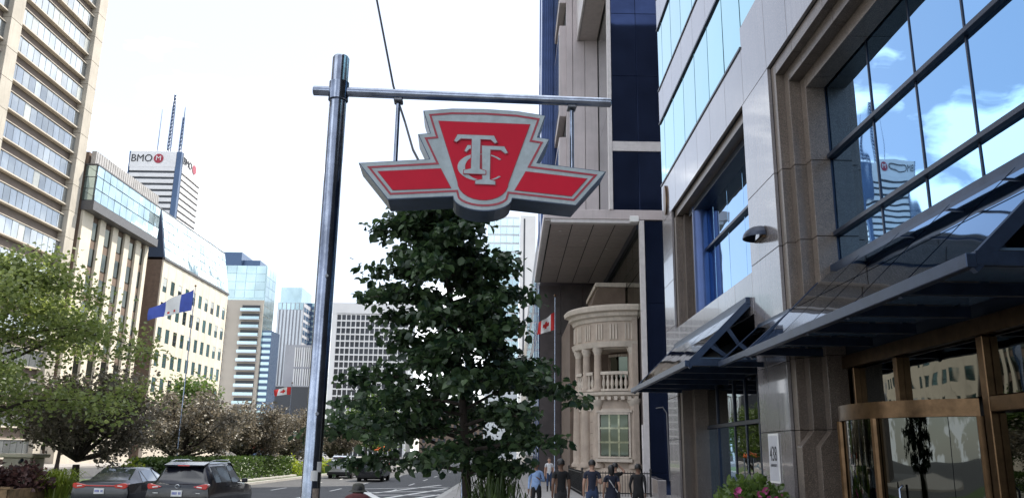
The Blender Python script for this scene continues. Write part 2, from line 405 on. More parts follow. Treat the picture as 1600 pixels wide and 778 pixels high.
# stone column between the two large windows and the far column
for z0, z1 in [(0, .6), (.6, 2.5), (2.5, 3.97), (3.97, 6.55), (6.55, 8.27), (8.27, 10.9)]: panel(17.85, 20.0, z0, z1)
for z0, z1 in [(0, 2.5), (2.5, 4.0), (4.0, 6.55), (6.55, 8.27), (8.27, 10.9)]: panel(29.7, 31.5, z0, z1)
for y0, y1 in zip([20.0]+MOD[1:5], MOD[1:6]): panel(y0, y1, 5.36, 6.42, 'granite')
panel(28.8, 29.7, 5.36, 6.42)
# stepped stone reveals of the entrance portal (side and head), three steps
st = [(6.0, 6.27, 0.0), (6.27, 6.53, .3), (6.53, 6.82, .6)]
for xa, xb, off in st:
    for z0, z1 in [(0, 2.5), (2.5, 4.0), (4.0, 6.55), (6.55, 8.27), (8.27, 10.88-off)]:
        box('reveal_stone', B, xa if off else xa+.082, 6.95, 17.84-off-.3+.004, 17.84-off, z0+.006, z1-.006, 'granite_dark', .006)
    for y1, y0 in zip(ys[1:], ys[2:-1]):
        box('reveal_stone', B, xa if off else xa+.082, 6.95, y0+.006, (y1-.006 if y1 < 17.5 else 17.53-off), 10.88-off-.3+.004, 10.88-off, 'granite_dark', .006)
for off in (0.0, .3):       # chamfered plinth blocks at the foot of the steps
    MB().prism([(6.0+off*.9, 0), (6.0+off*.9, 2.16), (6.27+off*.9, 2.48), (6.5+off*.9, 2.48), (6.5+off*.9, 0)], 17.538-off-.012, 17.538-off-.30, 'y').build('plinth_block', 'granite_dark', B, bev=.006)
# large entrance window: panes, mullions
GX = 6.98
wy = [17.0, 14.8, 13.1, 11.5, 9.85, 8.2, 6.6]; wz = [5.9, 6.6, 8.35, 10.1]
for a, b_ in zip(wy, wy[1:]):
    for z0, z1 in zip(wz, wz[1:]): pane(b_, a, z0, z1, GX)
mu = MB()
mu.box(GX-.09, GX+.06, 16.98, 17.22, 5.7, 10.12); mu.box(GX-.09, GX+.06, 6.0, 17.2, 10.08, 10.3)
mu.build('window_frame', 'frame_dark', B)
for z in (6.6, 8.35): box('mullion', B, GX-.10, GX+.02, 6.6, 16.98, z-.05, z+.05, 'frame_dark', .01)
for y in wy[1:-1]: box('mullion', B, GX-.02, GX+.02, y-.02, y+.02, 5.9, 10.08, 'frame_dark', .004)
box('wall_panel', B, GX-.02, GX+.2, 6.0, 17.2, 3.9, 5.88, 'frame_dark')
# second large window
G1 = 6.9
w1 = [19.98, 21.6, 23.4, 25.2, 27.0, 28.6]
for a, b_ in zip(w1, w1[1:]):
    pane(a, b_, 6.45, 8.95, G1); pane(a, b_, 8.95, 10.7, G1)
for z in (8.95,): box('mullion', B, G1-.12, G1+.02, 20.0, 28.6, z-.05, z+.05, 'frame_dark', .01)
box('window_head', B, 6.14, 6.95, 20.0, 29.68, 10.62, 10.9, 'granite_dark'); box('window_frame', B, 6.45, 6.95, 20.0, 28.7, 10.4, 10.615, 'frame_dark')
box('window_sill', B, 6.14, 6.95, 20.0, 29.68, 6.3, 6.44, 'granite_dark')
for k, (xa, yb) in enumerate([(6.09, 29.68), (6.35, 29.4), (6.6, 29.1)]): box('reveal_stone', B, xa, 6.95, yb-.28, yb, 6.46, 10.6, 'granite_dark', .006)
box('window_frame', B, 6.70, 6.95, 28.62, 28.80, 6.46, 10.6, 'frame_dark')
MB().lathe([(0, 0), (.30, 0), (.30, 4.1), (0, 4.1)], (6.72, 28.1, 6.46), 20).build('round_post', 'navy_rib', B, smooth=True)
# street-level shop front
SX = 6.9
box('shop_fascia', B, SX-.1, SX+.2, 20.0, 29.7, 4.2, 5.34, 'frame_dark')
for a, b_ in [(25.55, 29.5), (23.0, 25.45)]: pane(a, b_, 2.95, 4.18, SX, 'door_glass', name='shop_pane')
pane(27.6, 29.5, 0.3, 2.85, SX, 'mirror_glass', name='shop_pane'); pane(25.55, 27.55, .3, 2.85, SX, 'mirror_glass', name='shop_pane')
pane(20.05, 22.9, .3, 4.18, SX, 'door_glass', name='shop_pane')
box('transom', B, SX-.06, SX+.02, 20.0, 29.6, 2.84, 2.96, 'frame_dark', .008)
for y in (22.95, 24.25, 25.5, 27.58): box('mullion', B, SX-.05, SX+.02, y-.05, y+.05, .0, 4.2, 'frame_dark', .008)
for a, b_ in [(23.02, 24.2), (24.3, 25.45)]:
    d_ = box('door', B, SX-.02, SX+.02, a, b_, .05, 2.82, 'door_glass', .004)
    MB().tube([(SX-.09, b_-.15 if a < 24 else a+.15, .9), (SX-.09, b_-.15 if a < 24 else a+.15, 1.9)], .018, 8).build('door_handle', 'steel', d_)
for yb in (29.68, 29.3): box('reveal_stone', B, 6.09+(29.68-yb)*.9, 6.95, yb-.36, yb, .0, 4.19, 'granite_dark', .006)
# entrance: transom glazing, bronze frame, revolving door
DX = 7.0
box('door_head', B, DX-.16, DX+.1, 5.8, 17.2, 3.72, 3.98, 'bronze', .01)
for y, wd in [(17.12, .12), (16.55, .09), (14.72, .15), (12.0, .17), (9.0, .15), (6.5, .15)]: box('door_post', B, DX-.12, DX+.1, y-wd/2, y+wd/2, 0, 3.715, 'bronze', .012)
for a, b_ in [(16.6, 17.05), (14.8, 16.5), (12.1, 14.64), (9.08, 11.9), (6.6, 8.9)]: pane(a, b_, 2.86, 3.7, DX, 'door_glass', .0, 'transom_pane')
box('transom_bar', B, DX-.13, DX+.1, 16.6, 17.05, 2.62, 2.84, 'bronze', .01); box('transom_bar', B, DX-.13, DX+.1, 6.6, 11.9, 2.62, 2.84, 'bronze', .01)
for a, b_ in [(16.62, 17.04), (9.08, 11.9), (6.6, 8.9)]: pane(a, b_, .05, 2.6, DX, 'door_glass', .0, 'door_pane')
rc = (7.25, 14.3, 0); rr = 2.15
rev = group_part('revolving_door', rc, B)
aw = 1.10
MB().lathe([(rr-.10, 2.58), (rr+.02, 2.58), (rr+.02, 2.84), (rr-.10, 2.84)], (rc[0]+.725, rc[1], 0), 24, PI-aw, PI+aw).build('drum_band', 'bronze', rev, smooth=True)
MB().lathe([(rr-.04, .05), (rr-.04, 2.575)], (rc[0]+.725, rc[1], 0), 24, PI-aw, PI+aw).build('drum_glass', 'door_glass', rev, smooth='full')
for a in (-aw, -.33, .33, aw):
    px_, py_ = rc[0]+.725-rr*math.cos(a), rc[1]+rr*math.sin(a)
    MB().tube([(px_, py_, 0), (px_, py_, 2.578)], .065, 8).build('drum_post', 'bronze', rev, smooth=True)
for yy in (13.2, 15.4): MB().tube([(6.12, yy, .95), (6.06, yy, 1.0), (6.06, yy, 1.5), (6.12, yy, 1.55)], .02, 8).build('push_bar', 'steel', rev, smooth=True)
# glass canopies
def canopy(name, xi, zi, xo, zo, y0, y1, n, ends, tie_x, rows=2):
    c = group_part(name, ((xi+xo)/2, (y0+y1)/2, zo), B)
    def P(t, y): return (xi+(xo-xi)*t, y, zi+(zo-zi)*t)
    for k in range(n):
        ya, yb = y0+(y1-y0)*k/n+.03, y0+(y1-y0)*(k+1)/n-.03
        for r in range(rows):
            ta, tb = r/rows+.008, (r+1)/rows-.008
            MB().slab(P(ta, ya), P(ta, yb), P(tb, yb), P(tb, ya), .025).build('canopy_pane', 'canopy_glass', c)
    for k in range(n+1):
        y = y0+(y1-y0)*k/n; h_ = .16 if k in (0, n) else .09
        MB().beam(Vector(P(0, y))+Vector((0, 0, -.08)), Vector(P(1, y))+Vector((0, 0, -.08)), .09, h_).build('rafter', 'canopy_steel', c)
        MB().beam((tie_x, y, zo+.02), (xo+.05, y, zo+.02), .10, .16).build('tie_beam', 'canopy_steel', c)
        for t in (.38, .66): 
            q = Vector(P(t, y)); MB().beam((q.x+.45*(zi-zo)/abs(xi-xo)+.1, y, zo+.1), (q.x, y, q.z-.08), .05, .10).build('strut', 'canopy_steel', c)
    MB().box(xo-.07, xo+.05, y0-.06, y1+.06, zo-.09, zo+.07).build('edge_beam', 'canopy_steel', c, bev=.01)
    MB().box(xi-.1, xi+.02, y0-.06, y1+.06, zi-.14, zi+.05).build('wall_rail', 'canopy_steel', c, bev=.01)
    MB().box(xo+.2, tie_x, y0, y1, zo+.12, zo+.15).build('canopy_ceiling', 'canopy_soffit', c)
    return c
canopy('shop_canopy', 5.98, 5.78, 4.37, 4.16, 20.3, 29.4, 5, True, 6.8)
canopy('entrance_canopy', 6.86, 5.86, 5.0, 4.06, 8.7, 17.15, 5, True, 6.84)
wing = group_part('canopy_wing', (5.4, 18.4, 4.1), B)
MB().slab((5.95, 17.25, 4.98), (5.95, 19.4, 4.98), (5.0, 19.4, 4.12), (5.0, 17.25, 4.12), .025).build('canopy_pane', 'canopy_glass', wing)
for p_, q_ in [((5.98, 19.45, 4.95), (4.98, 19.45, 4.06)), ((5.98, 17.21, 4.95), (4.98, 17.21, 4.06)), ((4.98, 17.2, 4.06), (4.98, 19.5, 4.06)), ((5.95, 17.2, 4.95), (5.95, 19.5, 4.95)), ((4.98, 19.45, 4.06), (5.98, 19.45, 4.06))]:
    MB().beam(p_, q_, .09, .12).build('wing_frame', 'canopy_steel', wing)
# small things on the facade
nb = thing('address_sign', (5.97, 19.0, 1.38), 'tall grey plate reading 438 on the granite column', 'sign')
box('plate', nb, 5.965, 5.995, 18.66, 19.36, 1.38, 2.46, 'plate_white', .006); box('plate_face', nb, 5.958, 5.967, 18.70, 19.32, 1.43, 2.41, 'plate_grey')
text('number', nb, '438', .46, (5.955, 19.0, 2.0), (PI/2, 0, -PI/2), 'ink', .003, .72)
text('street_name', nb, 'UNIVERSITY', .085, (5.955, 19.0, 1.76), (PI/2, 0, -PI/2), 'ink', .002)
wlp = thing('wall_lamp', (5.9, 19.0, 7.0), 'dark half-dome lamp high on the granite column', 'lamp')
prof = [(.0, .30)]+[(.42*math.sin(t), .30*math.cos(t)) for t in np.linspace(.1, PI/2, 8)]
MB().lathe(prof, (5.96, 19.0, 7.02), 16, PI/2, 3*PI/2).build('dome_shade', 'frame_dark', wlp, smooth=True)
MB().box(5.9, 5.99, 18.7, 19.3, 6.98, 7.03).build('lamp_base', 'bronze', wlp)
hy = thing('wall_disc', (5.96, 30.6, 10.9), 'small bronze oval plaque high on the far end of the glass facade', 'plaque')
MB().lathe([(0, -.03), (.5, -.03), (.5, .03), (0, .03)], (0, 0, 0), 20).build('disc', 'bronze', None, smooth=True)
o_ = COL.objects['disc']; o_.parent = hy; o_.location = (0, 0, .7); o_.rotation_euler = (0, PI/2, 0); o_.scale = (1.2, .5, 1)

# ------------------------------------------------------------------ navy glass tower with the overhang
T = thing('overhang_tower', (6, 42, 0), 'navy glass and pale panel tower with a deep panelled overhang above the pavement', 'building')
MB().box(5.0, 20, 36.3, 55, 12.85, 36).box(6.3, 20, 36.2, 55, 0, 12.28).build('core', 'joint', T)
MB().box(1.44, 7.1, 36.0, 50.5, 12.36, 12.82).build('overhang_slab', 'pale_panel', T, bev=.02)
for i in range(4):
    for j in range(6):
        xa = 1.8+i*1.0; ya = 36.5+j*2.3
        box('soffit_panel', T, xa+.025, xa+1.0-.025, ya+.025, ya+2.3-.025, 12.31, 12.35, 'soffit_panel', .006)
MB().box(1.76, 5.8, 36.45, 50.3, 12.352, 12.358).build('soffit_backing', 'joint', T)
MB().box(1.5, 1.74, 36.1, 50.4, 12.30, 12.358).build('soffit_trim', 'pale_trim', T)
MB().box(1.75, 5.75, 36.04, 36.4, 12.20, 12.357).build('light_trough', 'pale_trim', T)
for i in range(3):
    MB().lathe([(0, 0), (.07, 0), (.07, .03), (0, .03)], (2.3+i*1.3, 38+i*1.7, 12.30), 10).build('downlight', 'lamp_white', T)
MB().box(5.35, 5.75, 35.85, 36.0, 12.22, 12.5).build('floodlight', 'plate_white', T, bev=.02)
zb = [12.82, 15.68, 16.15, 19.5, 22.8, 26.2, 29.6, 33, 36]
for a, b_ in zip(zb, zb[1:]):
    if abs(a-15.68) < .01: box('spandrel_band', T, 4.62, 9, 35.98, 36.28, a, b_, 'pale_trim'); continue
    for x0 in (4.62, 5.83, 7.04): box('glass_panel', T, x0+.01, x0+1.2, 36.02, 36.28, a+.01, b_-.01, 'navy_glass', .004)
MB().box(4.44, 4.61, 35.95, 36.3, 12.82, 36).build('corner_trim', 'pale_trim', T, bev=.01)
for k, z in enumerate(np.arange(12.82, 36, 5.2)): box('side_panel', T, 4.55, 4.9, 36.31, 41.0, z+.01, z+5.19, 'tower_glass', .005)
for x0, x1 in [(2.81, 3.17), (3.17, 3.83), (3.83, 4.53)]:
    for z in np.arange(12.82, 43, 7.8): box('stone_panel', T, x0+.012, x1-.012, 41.0, 41.3, z+.01, z+7.79, 'pale_panel', .006)
MB().box(2.84, 5.2, 41.25, 50, 12.82, 36).build('rear_block', 'joint', T)
MB().box(3.5, 4.5, 36.6, 41.0, 24.0, 30.5).build('upper_bay', 'soffit_panel', T, bev=.02)
MB().box(3.38, 3.49, 36.6, 41.0, 23.95, 30.5).build('bay_trim', 'pale_trim', T, bev=.02)
for z0, z1 in [(13.6, 18.4), (19.6, 25.0), (26.4, 33)]:
    bay = MB().prism([(41.2, z0), (46.0, z0), (46.0, z1), (41.2, z1)], 2.45, 2.83, 'x').build('side_bay', 'pale_panel', T, bev=.02)
    box('bay_pane', T, 2.42, 2.47, 41.5, 45.8, z0+.4, z1-.4, 'tower_glass')
MB().box(1.75, 2.9, 47.0, 50, 12.82, 36).build('blue_block', 'navy_rib', T)
for k in range(9): box('rib', T, 1.54+k*.15, 1.62+k*.15, 46.85-.03*(k % 2), 47.05, 12.82, 36, 'navy_rib', .01)
# under the overhang
for z in np.arange(0, 12.2, 3.05):
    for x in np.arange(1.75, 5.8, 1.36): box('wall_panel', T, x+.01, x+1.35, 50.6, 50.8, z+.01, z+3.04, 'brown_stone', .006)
for k in range(4): box('rib', T, 1.46+k*.09, 1.51+k*.09, 50.55, 50.8, 0, 12.3, 'navy_rib', .008)
MB().box(5.78, 6.0, 35.9, 36.2, 0.0, 12.3).build('corner_trim', 'pale_trim', T, bev=.015)
for z0, z1 in [(0, 1.2), (1.2, 4.8), (4.8, 8.5), (8.5, 12.3)]: box('glass_panel', T, 6.01, 7.2, 36.0, 36.15, z0+.01, z1-.01, 'navy_glass', .004)
for k in range(6):
    for z0, z1 in [(8.0, 10.1), (10.1, 12.2)]: box('glass_panel', T, 5.86, 5.92, 36.3+k*2.35, 36.3+k*2.35+2.3, z0+.02, z1-.02, 'olive_glass', .004)
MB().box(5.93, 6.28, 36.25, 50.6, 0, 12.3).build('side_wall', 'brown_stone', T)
MB().box(5.70, 5.85, 36.3, 50.5, 12.0, 12.3).build('head_rail', 'frame_dark', T)
lw = tag(MB().prism([(40.2, 0), (40.2, .80), (43.0, .90), (43.0, 0)], 7.05, 7.45, 'x').build('low_wall', 'granite', None, bev=.02), 'low sloping granite wall at the foot of the navy glass wall', 'wall')
MB().tube([(6.3, 35.9, 3.9), (6.6, 35.9, 3.95), (6.75, 35.85, 3.7), (6.8, 35.85, .9)], .03, 6).build('drain_pipe', 'grey_frame', T)
MB().tube([(5.74, 36.0, 3.2), (5.74, 35.9, 0)], .06, 8).build('down_pipe', 'pale_trim', T, smooth=True)

# ------------------------------------------------------------------ pink stone house with the rotunda
Hs = thing('rotunda_house', (5.0, 40.3, 0), 'pink stone house with a bowed columned balcony under the overhang', 'building')
RC = (5.75, 40.3); A0, A1 = math.radians(178), math.radians(272)
def arc(name, prof, m, a0=A0, a1=A1, par=Hs, n=32): return MB().lathe(prof, (RC[0], RC[1], 0), n, a0, a1).build(name, m, par, smooth=True)
def ring(r0, r1, z0, z1): return [(r0, z0), (r1, z0), (r1, z1), (r0, z1)]
arc('cornice', [(2.2, 7.98), (2.66, 7.98), (2.72, 8.14), (2.86, 8.2), (2.88, 8.36), (3.08, 8.42), (3.12, 8.60), (3.02, 8.70), (2.2, 8.74)], 'pink_stone_pale')
arc('frieze', ring(2.2, 2.60, 7.02, 7.98), 'pink_stone'); arc('architrave', [(2.2, 6.78), (2.66, 6.78), (2.70, 6.9), (2.74, 7.02), (2.2, 7.02)], 'pink_stone_pale')
for k in range(34):
    a = A0+(A1-A0)*(k+.5)/34; c_, s_ = math.cos(a), math.sin(a); q = Vector((RC[0]+2.80*c_, RC[1]+2.80*s_, 8.28)); t_ = Vector((-s_, c_, 0))
    MB().beam(q-t_*.045, q+t_*.045, .16, .14).build('dentil', 'pink_stone_pale', Hs)
for k in range(6):
    a = math.radians(186+k*15.5); c_, s_ = math.cos(a), math.sin(a); t_ = Vector((-s_, c_, 0))
    for d in (-.14, 0, .14):
        q = Vector((RC[0]+2.60*c_, RC[1]+2.60*s_, 0))+t_*d
        MB().beam(q+Vector((0, 0, 7.14)), q+Vector((0, 0, 7.86)), .09, .07, up=t_).build('triglyph', 'pink_stone_pale', Hs)
arc('balcony_floor', [(0.5, 4.42), (2.56, 4.42), (2.62, 4.52), (2.78, 4.58), (2.80, 4.72), (.5, 4.76)], 'pink_stone_pale')
arc('balcony_ceiling', ring(.5, 2.3, 6.72, 6.80), 'pink_stone_pale')
for k in range(14):
    a = math.radians(184+k*6.6); c_, s_ = math.cos(a), math.sin(a); q = Vector((RC[0]+2.66*c_, RC[1]+2.66*s_, 4.44)); t_ = Vector((-s_, c_, 0))
    MB().beam(q-t_*.08, q+t_*.08, .16, .16).build('bracket', 'pink_stone_pale', Hs)
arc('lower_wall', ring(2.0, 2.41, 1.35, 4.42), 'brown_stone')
for q in range(6): arc('stone_course', ring(2.0, 2.45, 1.355+q*.511, 1.355+q*.511+.495), 'pink_stone')
arc('plinth', [(2.0, 0), (2.75, 0), (2.75, 1.05), (2.66, 1.15), (2.62, 1.35), (2.0, 1.35)], 'pink_stone')
arc('wall_string', ring(2.2, 2.50, 3.88, 3.98), 'pink_stone_pale')
def column(ang, r, rad, z0, z1):
    a = math.radians(ang); c = (RC[0]+r*math.cos(a), RC[1]+r*math.sin(a), 0)
    g = group_part('column', (c[0], c[1], z0), Hs)
    h = z1-z0
    MB().lathe([(0, z0), (rad*1.35, z0), (rad*1.35, z0+.12), (rad*1.12, z0+.2), (rad, z0+.26), (rad*1.0, z0+h*.4), (rad*.88, z1-.34), (0, z1-.34)], c, 20).build('shaft', 'pink_stone', g, smooth=True)
    MB().lathe([(0, z1-.34), (rad*.9, z1-.34), (rad*1.0, z1-.26), (rad*1.3, z1-.14), (rad*1.3, z1), (0, z1)], c, 20).build('capital', 'pink_stone_pale', g, smooth=True)
for ang in (186, 209, 227, 267): column(ang, 2.42, .185, 4.76, 6.78)
for ang in (186, 209, 227, 268): column(ang, 2.46, .25, 1.35, 4.42)
def baluster_run(a0, a1, n):
    arc('hand_rail', ring(2.36, 2.60, 5.52, 5.66), 'pink_stone_pale', math.radians(a0), math.radians(a1), n=12)
    arc('base_rail', ring(2.38, 2.58, 4.77, 4.87), 'pink_stone_pale', math.radians(a0), math.radians(a1), n=12)
    for k in range(n):
        a = math.radians(a0+(a1-a0)*(k+.5)/n); c = (RC[0]+2.48*math.cos(a), RC[1]+2.48*math.sin(a), 0)
        o = MB().lathe([(0, 4.87), (.06, 4.87), (.05, 4.95), (.085, 5.08), (.075, 5.2), (.04, 5.36), (.055, 5.44), (.06, 5.52), (0, 5.52)], c, 10).build('baluster', 'pink_stone_pale', Hs, smooth=True)
baluster_run(233, 262, 6); baluster_run(213, 223, 2); baluster_run(190, 205, 3)
# inner wall of the balcony with tall windows, lower window
arc('inner_wall', ring(.7, .95, 4.76, 6.78), 'brick_and_shade_brown', n=16)  # dark brown stands in for shade inside the balcony
for ang in (225, 252):
    a = math.radians(ang); c_, s_ = math.cos(a), math.sin(a); q = Vector((RC[0]+.98*c_, RC[1]+.98*s_, 0)); t_ = Vector((-s_, c_, 0))
    MB().beam(q+Vector((0, 0, 4.9)), q+Vector((0, 0, 6.5)), .5, .06, up=Vector((c_, s_, 0))).build('balcony_window', 'window_dark', Hs)
    MB().beam(q+Vector((0, 0, 6.5)), q+Vector((0, 0, 6.62)), .7, .14, up=Vector((c_, s_, 0))).build('window_hood', 'pink_stone_pale', Hs)
wn = group_part('window', (4.8, 37.9, 1.8), Hs)
a = math.radians(247); c_, s_ = math.cos(a), math.sin(a); nrm_ = Vector((c_, s_, 0)); t_ = Vector((-s_, c_, 0)); wc = Vector((RC[0], RC[1], 0))+nrm_*2.50
def wb(name, u0, u1, z0, z1, d0, d1, m, par=wn):
    vs = [wc+t_*u+nrm_*d+Vector((0, 0, z)) for d in (d0, d1) for u, z in ((u0, z0), (u1, z0), (u1, z1), (u0, z1))]
    return MB().add(vs, [(3, 2, 1, 0), (4, 5, 6, 7), (0, 1, 5, 4), (1, 2, 6, 5), (2, 3, 7, 6), (3, 0, 4, 7)]).build(name, m, par)
for i in range(3):
    for j in range(3): wb('pane', -.66+i*.44+.03, -.66+(i+1)*.44-.03, 1.86+j*.62+.03, 1.86+(j+1)*.62-.03, .02, .05, 'window_dark')
for u in (-.72, -.22, .22, .72): wb('glazing_bar', u-.045, u+.045, 1.8, 3.78, .0, .08, 'olive_glass' if abs(u) < .5 else 'pink_stone_pale')
for z in (1.82, 2.48, 3.10, 3.75): wb('glazing_bar', -.67, .67, z-.04, z+.04, -.01, .085, 'olive_glass' if 2 < z < 3.5 else 'pink_stone_pale')
wb('sill', -.85, .85, 1.62, 1.76, -.1, .2, 'pink_stone_pale'); wb('surround', -.85, .85, 3.80, 3.9, -.1, .1, 'pink_stone_pale')
MB().box(5.6, 5.84, 37.6, 46, 0, 8.7).build('side_wall', 'pink_stone', Hs)
MB().box(3.0, 5.55, 41.4, 48, 0, 8.6).build('rear_wall', 'brick_and_shade_brown', Hs)  # painted dark as well, so the balcony openings look shaded
MB().prism([(3.9, 8.75), (4.4, 10.2), (5.8, 10.2), (5.8, 8.75)], 41, 46, 'y').build('mansard_roof', 'brick_and_shade_brown', Hs)
MB().box(4.28, 5.84, 40.9, 46.1, 10.21, 10.42).build('roof_cornice', 'pink_stone_pale', Hs)


for o_ in (T, Hs):            # both scaled up about the camera and sunk, clearing the mirror glass reflections
    o_.location = (o_.location.x*1.2, o_.location.y*1.2, -.39); o_.scale = (1.2, 1.2, 1.2)
# ------------------------------------------------------------------ buildings across the avenue
def pieces(name, par, face, plane, a0, a1, na, z0, z1, nz, wf, hf, m, depth=.12, proud=.02, bev=0.0, skip=None):
    """grid of boxes on a +X face (a along Y) or on a -Y face (a along X)"""
    da = (a1-a0)/na; dz_ = (z1-z0)/nz
    for i in range(na):
        for j in range(nz):
            if skip and skip(i, j): continue
            ca = a0+da*(i+.5); cz = z0+dz_*(j+.5); ha = da*wf/2; hz = dz_*hf/2
            if face == 'x': box(name, par, plane-depth, plane+proud, ca-ha, ca+ha, cz-hz, cz+hz, m, bev)
            else: box(name, par, ca-ha, ca+ha, plane-proud, plane+depth, cz-hz, cz+hz, m, bev)
# ribbon-window tower
LX = -52.0
A = thing('ribbon_window_tower', (LX-8, 70, 0), 'tall cream tower with ribbon windows at the far left', 'building')
MB().box(LX-26, LX-.9, 34, 94.1, 0, 72).build('core', 'spandrel_brown', A)
for y0, y1 in [(92.3, 94.2), (76.5, 78.4), (59.5, 61.4), (43.5, 45.4)]:
    for z in np.arange(0, 72, 3.2): box('pilaster_block', A, LX-1.1, LX, y0, y1, z+.015, z+3.185, 'tower_stone', .02)
FH = 3.2
for j in range(22):
    z = .6+j*FH
    for y0, y1, n in [(78.4, 92.3, 12), (61.4, 76.5, 12), (45.4, 59.5, 1)]:
        box('sill_ledge', A, LX-1.0, LX-.35, y0, y1, z-.06, z+.10, 'cream_dark', .01); box('head_ledge', A, LX-1.0, LX-.40, y0, y1, z+1.92, z+2.02, 'cream_dark', .01)
        if z > 60 and y0 < 78: n = 1
        for k in range(n):
            a_, b_ = y0+(y1-y0)*k/n, y0+(y1-y0)*(k+1)/n
            if n > 1 and y0 > 78: o = box('window_pane', A, LX-.62, LX-.52, a_+.03, b_-.03, z+.11, z+1.91, 'blind' if random.random() < .12 else 'tower_glass', .01); o.rotation_euler = (0, random.uniform(-.012, .012), random.uniform(-.012, .012))
        if n == 1 or y0 < 78: box('window_strip', A, LX-.62, LX-.52, y0, y1, z+.11, z+1.91, 'tower_glass')
# striped building with glass top storey
C1 = thing('striped_building', (-60, 105, 0), 'cream finned building with a glass top storey beside the tall cream tower', 'building')
X1 = -51.2
MB().box(X1-24, X1-.8, 94.9, 113.2, 0, 37.0).build('core', 'brick_and_shade_brown', C1)
for y0, y1 in [(94.9, 97.4), (99.2, 100.6), (102.6, 104.0), (106.0, 107.4), (109.4, 110.8), (112.2, 113.2)]: box('fin', C1, X1-.8, X1-.45, y0, y1, 3.5, 29.6, 'cream', .03)
for y0, y1 in [(97.4, 99.2), (100.6, 102.6), (104.0, 106.0), (107.4, 109.4), (110.8, 112.2)]:
    for z in np.arange(3.6, 29, 3.3): box('window_pane', C1, X1-.86, X1-.72, y0+.1, y1-.1, z, z+2.2, 'window_dark', .01)
MB().box(X1-.8, X1+.7, 94.7, 113.3, 29.6, 30.7).build('ledge', 'grey_frame', C1)
MB().box(X1-.8, X1+.3, 94.7, 113.3, 0, 3.5).build('base', 'cream_dark', C1)
for k in range(11):
    for z0, z1 in [(30.75, 32.3), (32.3, 33.9), (33.9, 35.2)]:
        ya = 94.8+18.4*k/11
        o = box('glass_pane', C1, X1+.5, X1+.6, ya+.05, ya+18.4/11-.05, z0+.05, z1-.05, 'slope_glass', .01); o.rotation_euler = (0, random.uniform(-.03, .03), random.uniform(-.03, .03))
MB().box(X1-.8, X1+.49, 94.75, 113.2, 30.7, 35.2).build('glass_frame', 'grey_frame', C1)
MB().box(X1-1.0, X1+.62, 94.68, 113.25, 35.22, 35.4).build('frame_head', 'grey_frame', C1)
for k in range(62): box('parapet_rib', C1, X1-.5, X1+.08+.04*(k % 2), 94.9+k*.295, 94.9+k*.295+.28, 35.42, 37.1, 'metal_roof')
pieces('glass_pane', C1, 'y', 94.72, X1-.9, X1+.5, 1, 30.75, 35.2, 3, .9, .93, 'slope_glass')
# cream building with teal windows and sloping glass roof
C2 = thing('teal_window_building', (-62, 134, 0), 'cream building with rows of teal windows and a sloping glass roof', 'building')
X2 = -52.0
MB().box(X2-22, X2-.25, 119.4, 148.2, 0, 29.2).build('core', 'brick_and_shade_brown', C2)
MB().box(X2-.26, X2-.2, 119.4, 148.2, 0, 29.2).build('wall_backing', 'far_dark', C2)
nC = 10; dy = 28.8/nC
for i in range(nC+1):
    yc = 119.4+dy*i; wv = dy-1.4
    y0, y1 = max(119.4, yc-wv/2), min(148.2, yc+wv/2)
    box('pier', C2, X2-.24, X2, y0, y1-.03 if i < nC else y1, 3.0, 29.2, 'cream', .015)
rowz = [26.6, 22.95, 19.25, 15.6, 11.9, 8.3]
for i in range(nC):
    y0 = 119.4+dy*(i+.5)-.7; y1 = y0+1.4
    zs = [29.2]+[v for r in rowz for v in (r, r-2.1)]+[3.0]
    for q in range(0, len(zs), 2): box('spandrel_stone', C2, X2-.24, X2-.02, y0, y1, zs[q+1], zs[q], 'cream', .01)
    for r in rowz:
        o = box('window_pane', C2, X2-.14, X2-.07, y0+.03, y1-.03, r-2.08, r-.02, random.choice(['teal_glass', 'teal_glass', 'teal_glass', 'window_dark']), .01)
        if random.random() < .35: box('window_blind', C2, X2-.07, X2-.055, y0+.05, y1-.05, r-random.uniform(.3, 1.3), r-.03, 'blind'); o.rotation_euler = (0, random.uniform(-.01, .01), random.uniform(-.01, .01))
        box('window_bar', C2, X2-.07, X2-.04, y0+.02, y1-.02, r-1.45, r-1.38, 'frame_dark')
MB().box(X2-.2, X2+.2, 119.3, 148.3, 29.2, 29.55).build('roof_ledge', 'grey_frame', C2, bev=.03)
MB().box(X2-.3, X2+.25, 119.3, 148.3, 0, 3.0).build('base', 'cream_dark', C2)
mr_ = 1.3
for k in range(15):
    for r in range(5):
        ya = 119.6+28.4*k/15; t0, t1 = r/5, (r+1)/5; zf = lambda t: 29.6+7.3*t; xf = lambda t: X2+.05-mr_*t
        e = random.uniform(-.035, .035); f_ = random.uniform(-.035, .035)
        MB().slab((xf(t0)+e, ya+.04, zf(t0)+.04), (xf(t0)+f_, ya+28.4/15-.04, zf(t0)+.04), (xf(t1)-e, ya+28.4/15-.04, zf(t1)-.04), (xf(t1)-f_, ya+.04, zf(t1)-.04), .04).build('roof_pane', 'slope_glass', C2)
MB().prism([(X2-.02, 29.56), (X2-.02-mr_, 36.9), (X2-12, 36.9), (X2-12, 29.56)], 119.55, 148.1, 'y').build('roof_frame', 'grey_frame', C2)
MB().prism([(X2+.03, 29.57), (X2-mr_, 36.95), (X2-12, 36.95), (X2-12, 29.57)], 119.35, 119.54, 'y').build('roof_end', 'far_blue', C2)
MB().beam((X2-1.5, 119.3, 37.0), (X2-1.5, 148.1, 37.0), .5, .2).build('roof_ridge', 'grey_frame', C2)
